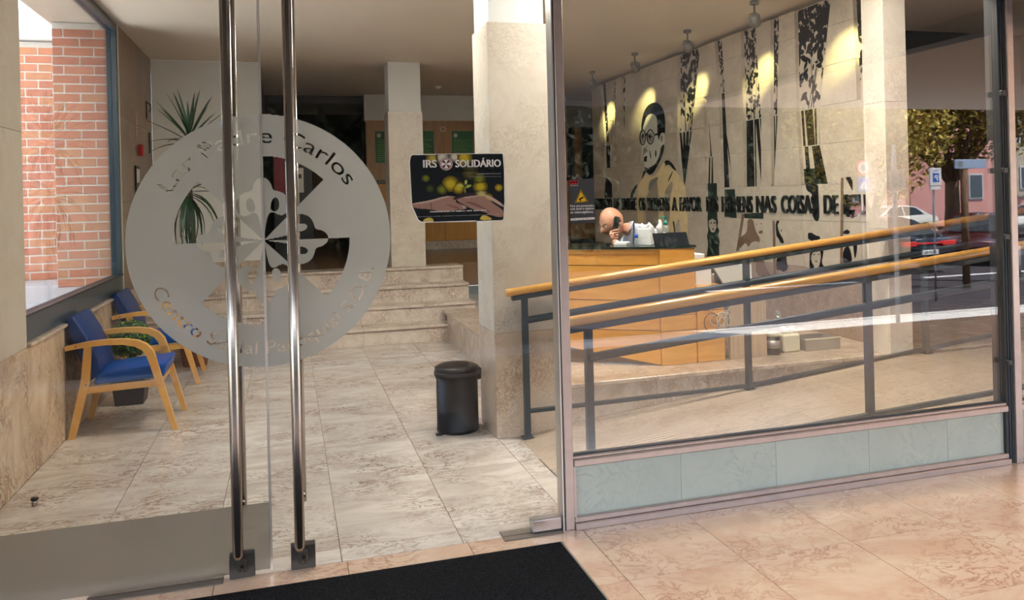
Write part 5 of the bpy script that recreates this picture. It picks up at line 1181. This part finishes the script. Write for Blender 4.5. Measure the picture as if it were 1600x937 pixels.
W = Vector((2.552, 2.445, 1.185)); K = Vector((2.556, 2.458, 1.225))
hn = [(W.x, W.y, W.z, 0.022), (W.x + 0.002, W.y + 0.006, W.z + 0.025, 0.024), (K.x, K.y, K.z, 0.022)]; he = [(0, 1), (1, 2)]
for k in range(4):     # four fingers wrap over the near face of the handset, the tips behind it
    z = 1.262 - 0.021 * k; L = (1.0, 1.1, 1.05, 0.85)[k]; n0 = len(hn)
    hn += [(2.553, 2.452, z - 0.002, 0.0095), (2.568, 2.446 - 0.002, z + 0.002, 0.009), (2.568 + 0.028 * L, 2.452, z + 0.004, 0.0085), (2.572 + 0.036 * L, 2.474, z + 0.003, 0.0075)]
    he += [(2, n0), (n0, n0 + 1), (n0 + 1, n0 + 2), (n0 + 2, n0 + 3)]
n0 = len(hn); hn += [(2.548, 2.475, 1.215, 0.0115), (2.553, 2.498, 1.235, 0.0105), (2.562, 2.504, 1.262, 0.009)]; he += [(1, n0), (n0, n0 + 1), (n0 + 1, n0 + 2)]
skinbody('hand', hn, he, 'skin', mn_, 1)
hn = [(2.48, 2.82, 1.0, 0.022), (2.44, 2.81, 1.0, 0.026), (2.41, 2.80, 1.0, 0.024)]; he = [(0, 1), (1, 2)]
for k in range(4):
    y = 2.772 + 0.02 * k; n0 = len(hn); L = (0.85, 1.0, 1.1, 1.0)[k]; hn += [(2.39, y, 1.0, 0.0095), (2.39 - 0.035 * L, y, 1.004, 0.009), (2.39 - 0.06 * L, y, 0.995, 0.0075)]; he += [(2, n0), (n0, n0 + 1), (n0 + 1, n0 + 2)]
n0 = len(hn); hn += [(2.43, 2.765, 0.998, 0.011), (2.40, 2.745, 0.996, 0.009)]; he += [(1, n0), (n0, n0 + 1)]
skinbody('hand', hn, he, 'skin', mn_, 1)
# uniform details
ob('collar', tube([(2.735, 2.565, 1.235), (2.76, 2.555, 1.275), (2.80, 2.60, 1.315), (2.80, 2.66, 1.31), (2.75, 2.695, 1.27)], 0.012, 8, flat=(0.5, 1.5)), 'shirt', mn_)
ob('lanyard', tube([(2.74, 2.46, 1.14), (2.765, 2.50, 1.21), (2.785, 2.54, 1.275), (2.81, 2.60, 1.32)], 0.009, 6), 'navy', mn_)
ob('epaulette', B(-0.03, 0.03, -0.045, 0.045, 0, 0.01, bev=0.003), 'navy', mn_, (2.885, 2.52, 1.288), (0.35, 0.25, 0.2))
bm = B(-0.02, 0.02, -0.002, 0.002, -0.004, 0.004); B(-0.014, 0.018, -0.002, 0.002, 0.010, 0.018, bm); ob('sleeve_badge', bm, 'sign_red' if 'sign_red' in MATS else mat('badge_red', (0.5, 0.02, 0.03), 0.5), mn_, (2.84, 2.375, 1.19), (-0.3, -0.5, 0))
# ------------------------------------------------------------------ printed poster on the right door leaf
mat('poster_dark', (0.006, 0.008, 0.011), 0.25); mat('poster_white', (0.82, 0.82, 0.80), 0.35)
cvQ = lambda X, Y: (620 + X / 6.695, 220 + Y / 6.695)
def on_door(d): return lambda u, v: (u, d, v)
def dq(X, Y): p = ony(*cvQ(X, Y), 0.0); return (p[0], p[2])
po = thing('door_poster', (0.74, -0.0075, 1.45), 'glossy tax donation poster with hands and a seedling on the door glass', 'poster')
FRAMEQ = [(134, 225), (146, 162), (165, 148), (1102, 136), (1116, 300), (1120, 640), (1110, 815), (1094, 828), (560, 840), (255, 845), (222, 822), (158, 675)]
def sheet(name, polys, m, d, smooth=1, dy=0.0025, parent=None, xor=True):
    return ob(name, fill([np.array([dq(*p) for p in (chaikin(P, smooth) if smooth else P)]) for P in polys], dy, on_door(d), xor=xor, clip=[[dq(*p) for p in FRAMEQ]]), m, parent or po)
y0 = -0.0065
bm = prism([dq(*p) for p in ((128, 225), (140, 160), (160, 140), (1110, 128), (1126, 300), (1130, 640), (1118, 820), (1100, 838), (560, 850), (250, 856), (215, 830), (150, 680))], 'y', -0.0062, y0 - 0.0006)
ob('backing_sheet', bm, 'poster_white', po); y0 = -0.0072
pic = sheet('picture', [[(134, 225), (146, 162), (165, 148), (1102, 136), (1116, 300), (1120, 640), (1110, 815), (1094, 828), (560, 840), (255, 845), (222, 822), (158, 675)]], 'poster_dark', y0, 0)
K = [0]
def bokeh(cx, cy, r, col):
    for i, (f, a) in enumerate(((1.0, 0.18), (0.8, 0.38), (0.6, 0.65), (0.4, 0.9))):
        K[0] += 1; mm = mat('bokeh_%d' % K[0], [c * a for c in col], 0.3); sheet('light_spot', [el(cx, cy, r * f, r * f * 0.9)], mm, y0 - 0.0002 - 0.00003 * K[0] * 0 - 0.00006 * i, 1, parent=pic, xor=False)
Yl = (0.62, 0.48, 0.02); Gr = (0.22, 0.25, 0.02); Wt = (0.75, 0.70, 0.55)
for a in ((560, 450, 95, Yl), (640, 490, 75, Yl), (870, 480, 80, Yl), (860, 400, 70, Gr), (1062, 490, 45, Yl), (300, 392, 45, Gr), (470, 510, 60, Gr), (345, 500, 45, (0.06, 0.09, 0.02)), (370, 185, 70, (0.5, 0.4, 0.06)), (470, 175, 80, Wt), (600, 170, 60, Wt), (700, 180, 90, Yl), (880, 560, 70, (0.6, 0.55, 0.2)), (950, 600, 60, Yl), (760, 330, 90, (0.12, 0.11, 0.03))): bokeh(*a)
mat('hand_a', (0.36, 0.21, 0.165), 0.3); mat('hand_b', (0.22, 0.11, 0.09), 0.3); mat('hand_c', (0.55, 0.42, 0.36), 0.3); mat('seed_leaf', (0.42, 0.50, 0.10), 0.3); mat('earth', (0.012, 0.008, 0.006), 0.4)
sheet('hands', [[(140, 660), (360, 620), (480, 580), (590, 575), (640, 600), (600, 640), (690, 670), (730, 690), (720, 715), (650, 715), (560, 735), (470, 745), (365, 715), (170, 705)], [(620, 605), (680, 585), (790, 568), (870, 575), (930, 600), (1000, 650), (1118, 730), (1112, 800), (1010, 790), (900, 735), (780, 715), (690, 660), (640, 640)]], 'hand_a', y0 - 0.0009, 2, parent=pic, xor=False)
sheet('hand_highlights', [[(150, 655), (350, 622), (500, 580), (580, 578), (480, 600), (360, 640), (160, 668)], [(690, 590), (800, 572), (880, 582), (800, 588), (700, 604)], [(680, 672), (728, 690), (715, 708), (680, 700)], [(880, 548), (1000, 590), (1116, 670), (1116, 700), (1000, 630), (900, 575)]], 'hand_c', y0 - 0.0011, 1, parent=pic, xor=False)
sheet('hand_shadows', [[(360, 640), (370, 715), (350, 715), (345, 650)], [(505, 655), (640, 690), (660, 715), (600, 705), (520, 672)], [(700, 640), (800, 640), (900, 690), (1000, 760), (900, 715), (790, 670)]], 'hand_b', y0 - 0.0012, 1, parent=pic, xor=False)
sheet('soil', [[(580, 605), (620, 575), (690, 542), (830, 545), (825, 572), (700, 585), (640, 605), (600, 618)]], 'earth', y0 - 0.0013, 1, parent=pic)
sheet('seedling', [[(706, 545), (708, 480), (714, 480), (716, 545)], [(700, 430), (715, 405), (735, 420), (730, 450), (712, 462)], [(618, 462), (650, 445), (685, 460), (700, 485), (660, 480)], [(715, 480), (735, 455), (785, 462), (760, 485), (725, 500)]], 'seed_leaf', y0 - 0.0014, 1, parent=pic, xor=False)
mat('petal', (0.62, 0.48, 0.08), 0.3)
for P in ([(258, 842), (300, 808), (355, 800), (385, 830), (375, 842)], [(858, 830), (885, 778), (940, 782), (1010, 826)]): sheet('petal', [P], 'petal', y0 - 0.0009, 1, parent=pic)
def ptext(s, x0, x1, ytop, ybot, m, grow=0.0, rows=16):
    a = dq(x0, ybot); b = dq(x1, ytop); h = b[1] - a[1]
    ob('lettering', fill(text_outline(s, width=b[0] - a[0], height=h, x=a[0], y=a[1]), h / rows, on_door(y0 - 0.0017), grow=grow), m, pic)
ptext('IRS', 275, 410, 195, 280, 'poster_white', 0.0017); ptext('SOLIDÁRIO', 612, 1080, 192, 276, 'poster_white', 0.0017)
ptext('CONSIGNAÇÃO IRS', 612, 1076, 292, 324, 'black_print', 0.0006)
ptext('CONTRIBUA COM 1% DO SEU IRS', 825, 1082, 338, 350, 'poster_white', 0.0, 8); ptext('um simples gesto que ajuda quem mais precisa', 738, 1085, 368, 379, 'poster_white', 0.0, 8)
ptext('PREENCHA O NIPC: 501 875 875', 348, 930, 718, 748, 'poster_white', 0.0011); ptext('Na declaração do IRS:  MODELO 3 (ROSTO), QUADRO 11, CAMPO 1101', 206, 1062, 766, 796, 'poster_white', 0.0005)
ptext('Creche  Jardim de Infância  Lar  Centro de Dia  Apoio', 375, 860, 822, 838, 'poster_white', 0.0, 8)
mat('badge_brown', (0.13, 0.02, 0.02), 0.3); sheet('badge', [el(512, 243, 72, 70)], 'badge_brown', y0 - 0.0016, 1, parent=pic); sheet('badge', [el(512, 243, 66, 64), el(512, 243, 60, 58), el(512, 243, 52, 50)] + [[(512, 243), (512 + 50 * math.cos(a), 243 + 50 * math.sin(a)), (512 + 50 * math.cos(a + .7), 243 + 50 * math.sin(a + .7))] for a in [k * math.pi / 2 + 0.4 for k in range(4)]], 'poster_white', y0 - 0.0018, 0, parent=pic)

# ------------------------------------------------------------------ surveillance notice on the window glass
mat('notice_grey', (0.035, 0.040, 0.046), 0.4); mat('notice_red', (0.62, 0.01, 0.02), 0.4); mat('notice_yellow', (0.78, 0.48, 0.01), 0.4)
cvS = lambda X, Y: (860 + X / 5.204, 220 + Y / 5.204)
def sq(X, Y): p = ony(*cvS(X, Y), -0.004); return (p[0], p[2])
no = thing('surveillance_notice', (1.335, -0.005, 1.42), 'dark grey video surveillance notice with yellow warning triangle on the window', 'notice')
ob('card', prism([sq(*p) for p in ((150, 316), (352, 304), (366, 664), (156, 674))], 'y', -0.0043, -0.0058), 'notice_grey', no)
def nsheet(name, polys, m, d): return ob(name, fill([np.array([sq(*p) for p in P]) for P in polys], 0.0012, on_door(d), xor=False), m, no)
nsheet('logo', [[(156, 327), (222, 323), (222, 350), (157, 353)]], 'notice_red', -0.0061)
nsheet('triangle', [[(196, 505), (246, 392), (308, 498)]], 'black_print', -0.0061); nsheet('triangle_border', [[(199, 502), (246, 396), (305, 495)]], 'notice_yellow', -0.0063); nsheet('triangle_line', [[(203, 499), (246, 402), (300, 493)]], 'black_print', -0.0064); nsheet('triangle_field', [[(210, 496), (246, 412), (293, 490)]], 'notice_yellow', -0.0065)
nsheet('camera_sign', [[(228, 472), (262, 452), (270, 462), (236, 482)], [(236, 480), (244, 476), (250, 486), (238, 490)]], 'black_print', -0.0067)
nsheet('address_bar', [[(162, 630), (358, 620), (359, 638), (163, 648)]], 'poster_white', -0.0061)
def ntext(s, x0, x1, yb, h, m, grow=0.0, d=-0.0062):
    a = sq(x0, yb); b = sq(x1, yb - h); hh = (h / 5.204) * 3.55 / 1215 * 1.0
    ob('lettering', fill(text_outline(s, width=b[0] - a[0], height=hh, x=a[0], y=a[1]), hh / 10, on_door(d), grow=grow), m, no)
for k in range(3): nsheet('logo_dot', [el(168 + 21 * k, 338 - k, 8, 8)], 'black_print', -0.0063)
ntext('SECURITAS', 158, 224, 367, 9, 'poster_white'); ntext('Para sua protecção,', 160, 354, 538, 20, 'poster_white', 0.0004); ntext('este local é objecto', 160, 354, 562, 20, 'poster_white', 0.0004); ntext('de videovigilância.', 161, 350, 590, 20, 'poster_white', 0.0004); ntext('N.º 1 de 2013', 190, 330, 640, 8, 'black_print', 0, -0.0064)

# ------------------------------------------------------------------ small things on the left wall
ab = thing('fire_alarm_button', (-1.46, 5.436, 2.14), 'red fire alarm call point on the brown stone pier', 'alarm button')
ob('housing', B(-1.4685, -1.435, 5.38, 5.49, 2.085, 2.20, bev=0.004), mat('alarm_red', (0.52, 0.012, 0.02), 0.4), ab); ob('glass', B(-1.435, -1.432, 5.405, 5.465, 2.11, 2.175), 'notice_red', ab)
nb = thing('notice_frame', (-1.46, 5.24, 1.75), 'small framed notice below the fire alarm button', 'notice')
ob('frame', B(-1.4685, -1.455, 5.13, 5.34, 1.60, 1.97, bev=0.003), 'black_plastic', nb); ob('sheet', B(-1.455, -1.453, 5.16, 5.31, 1.80, 1.94), 'poster_white', nb); ob('picture', B(-1.455, -1.453, 5.17, 5.29, 1.64, 1.77), 'leaf_mid', nb)
vs = thing('vertical_sign', (-1.46, 5.29, 2.36), 'narrow pale lettered strip above the fire alarm button', 'sign')
ob('strip', B(-1.4685, -1.466, 5.27, 5.31, 2.25, 2.50), 'slot_edge', vs)
for k in range(6): ob('letter_mark', B(-1.466, -1.4655, 5.277, 5.303, 2.262 + 0.038 * k, 2.285 + 0.038 * k), 'sign_red' if 'sign_red' in MATS else 'notice_red', vs)
hk = thing('wall_bracket', (-1.46, 5.95, 2.5), 'small dark wall bracket near the corner of the white wall', 'bracket')
ob('plate', B(-1.4685, -1.462, 5.88, 5.94, 2.52, 2.72, bev=0.002), 'black_plastic', hk); ob('hook', tube([(-1.462, 5.91, 2.70), (-1.43, 5.91, 2.68), (-1.425, 5.91, 2.63), (-1.44, 5.91, 2.60)], 0.006, 6), 'black_plastic', hk)
sw_ = thing('light_switch', (-1.46, 6.05, 2.25), 'dark light switch strip below the wall bracket', 'switch')
ob('plate', B(-1.4685, -1.46, 6.02, 6.08, 2.15, 2.38, bev=0.002), 'black_plastic', sw_); ob('button', B(-1.46, -1.457, 6.03, 6.07, 2.24, 2.29), 'gasket', sw_)

# ------------------------------------------------------------------ wooden cabinets at the back with green notices
mat('notice_green', (0.012, 0.13, 0.045), 0.5)
cw = thing('wall_cabinet', (2.9, 9.0, ZU), 'long brown wooden wall cabinet at the back of the upper floor', 'cabinet')
ob('plinth', B(1.22, 4.6, 9.0, 9.4, ZU + 0.001, 0.88), 'step_stone', cw); ob('carcass', B(1.21, 4.6, 9.02, 9.45, 0.881, 2.828), 'joint', cw)
for a, b in ((1.215, 1.80), (1.80, 2.455), (2.455, 3.10), (3.10, 3.75), (3.75, 4.6)):
    ob('upper_door', B(a + 0.004, b - 0.004, 8.998, 9.019, 1.88, 2.80, bev=0.002), 'cabinet_wood', cw)
    ob('lower_door', B(a + 0.004, b - 0.004, 8.998, 9.019, 0.885, 1.82, bev=0.002), 'gold_wood', cw)
ob('shelf_edge', B(1.21, 4.6, 8.95, 9.019, 1.83, 1.87, bev=0.002), 'dark_metal', cw); ob('cornice', B(1.205, 4.6, 8.985, 9.019, 2.80, 2.828), 'cabinet_wood', cw)
ob('lock_ring', tube([(2.455, 8.985, 2.69), (2.455, 8.998, 2.69)], 0.045, 20), 'slot_edge', cw); ob('lock_centre', tube([(2.455, 8.98, 2.69), (2.455, 8.985, 2.69)], 0.033, 20), 'cabinet_wood', cw)
for k, (x0, x1, z0, lab) in enumerate(((1.36, 1.72, 2.16, 'green notice sheet left of the back column'), (2.0, 2.30, 2.16, 'green notice sheet right beside the back column'), (2.60, 2.95, 2.16, 'green notice sheet above the door poster, nearest to the front column'))):
    n_ = thing('green_notice', (x0, 8.995, z0), lab, 'notice', 'green notices on the cabinet')
    ob('sheet', B(x0, x1, 8.992, 8.9975, z0, 2.66), 'notice_green', n_)
    for q in range(10): ob('text_line', B(x0 + 0.03, x1 - 0.03 - 0.05 * (q % 3), 8.9905, 8.992, z0 + 0.04 + 0.035 * q, z0 + 0.05 + 0.035 * q), 'leaf_lime', n_)
    ob('emblem', tube([(x0 + 0.06, 8.992, 2.59), (x0 + 0.06, 8.990, 2.59)], 0.035, 12), 'slot_edge', n_)
# far room right of the cabinets
bk = thing('back_counter', (5.0, 9.0, ZU), 'wooden counter in the far room behind the surveillance notice', 'counter')
ob('front', B(4.62, 7.0, 9.0, 9.03, ZU + 0.08, 1.66), 'cabinet_wood', bk); ob('base', B(4.62, 7.0, 9.02, 9.06, ZU + 0.001, ZU + 0.08), 'dark_metal', bk); ob('top', B(4.61, 7.0, 8.96, 9.5, 1.661, 1.70, bev=0.003), 'cabinet_wood', bk)
wp = ob('trim_6', B(4.93, 5.06, 9.02, 9.15, 1.70, 2.83), 'gold_wood'); wp.location.y = 0.5; wp['kind'] = 'structure'
hb_ = ob('trim_7', B(4.61, 7.2, 9.5, 9.7, 2.78, ZC - 0.001), 'white_paint'); hb_['kind'] = 'structure'
for k, (x, y, r, h, m_) in enumerate(((4.66, 9.2, 0.05, 0.16, 'notice_red'), (4.76, 9.15, 0.06, 0.10, 'poster_white'), (4.86, 9.22, 0.05, 0.20, 'notice_red'), (4.98, 9.12, 0.045, 0.12, 'gold_wood'), (4.71, 9.32, 0.06, 0.22, 'cream_plastic'))):
    j_ = thing('counter_jar', (x, y, 1.70), ('red jar at the left end of the far counter', 'low white jar on the far counter', 'taller red jar in the middle of the far counter', 'small brown jar by the wooden post on the far counter', 'cream canister at the rear of the far counter')[k], 'jar', 'jars on the far counter')
    ob('body', lathe([(r, 0), (r, h * 0.8), (r * 0.7, h * 0.9)], 14, (x, y, 1.7005)), m_, j_); ob('lid', lathe([(r * 0.72, h * 0.9), (r * 0.72, h)], 14, (x, y, 1.7005)), 'poster_white', j_)
fw = thing('far_window', (5.6, 12.8, 1.7), 'dark far window with a grey curtain behind the counter', 'window'); ob('pane', B(4.9, 7.0, 12.92, 12.96, 1.5, 2.75), 'pane_far' if 'pane_far' in MATS else 'gasket', fw); ob('curtain', B(5.75, 6.3, 12.85, 12.9, 1.2, 2.9), 'grey_paint', fw)
# dark hall behind the emblem
vm = thing('vending_machine', (0.15, 8.3, ZU), 'dark vending machine with a red upper panel in the dim hall', 'vending machine')
ob('cabinet', B(-0.19, 0.36, 8.0, 8.6, ZU + 0.001, 2.30, bev=0.01), 'gasket', vm); ob('red_panel', B(-0.17, -0.03, 7.99, 8.0, 1.70, 2.25), mat('vend_red', (0.30, 0.008, 0.03), 0.35), vm)
ob('keypad', B(0.13, 0.23, 7.985, 8.0, 1.70, 2.05, bev=0.003), 'grey_metal', vm); ob('slot', B(0.15, 0.20, 7.98, 7.985, 1.90, 1.96), 'gasket', vm); ob('label_strip', B(0.0, 0.08, 7.985, 8.0, 1.85, 2.2), 'poster_white', vm)
hd2 = thing('door_3', (0.5, 12.9, ZU), kind='structure'); ob('leaf', B(0.2, 1.0, 12.95, 12.99, ZU, 2.75), 'cabinet_wood', hd2); ob('handle', tube([(0.28, 12.92, 1.75), (0.40, 12.92, 1.75)], 0.012, 8), 'steel', hd2)
sd = thing('smoke_detector', (2.35, 7.9, ZC), 'small white smoke detector on the ceiling near the back', 'smoke detector'); ob('base', lathe([(0.05, -0.02), (0.055, 0)], 18, (2.2, 8.0, ZC - 0.001)), 'white', sd); ob('dome', lathe([(0.02, -0.04), (0.04, -0.03), (0.045, -0.02)], 18, (2.2, 8.0, ZC - 0.001)), 'white', sd)

# ------------------------------------------------------------------ added ceiling lights to brighten hall and desk (flush square panels)
mat('fill_panel', (1, 1, 1), 0.5, emit=(1.0, 0.94, 0.84), estr=FILL_LAMP)
for x, y, lab in ((0.6, 2.1, 'added unseen ceiling light in the middle of the entrance hall'), (2.2, 0.75, 'added unseen ceiling light above the lower end of the ramp'), (3.6, 0.75, 'added unseen ceiling light above the upper end of the ramp'), (2.6, 1.95, 'added unseen ceiling light above the reception desk')):
    L_ = thing('ceiling_fill', (x, y, ZC), lab, 'ceiling lamp', 'added unseen ceiling lights')
    ob('frame', B(x - 0.31, x + 0.31, y - 0.31, y + 0.31, ZC - 0.03, ZC - 0.001), 'white', L_); ob('diffuser', B(x - 0.29, x + 0.29, y - 0.29, y + 0.29, ZC - 0.036, ZC - 0.03), 'fill_panel', L_)
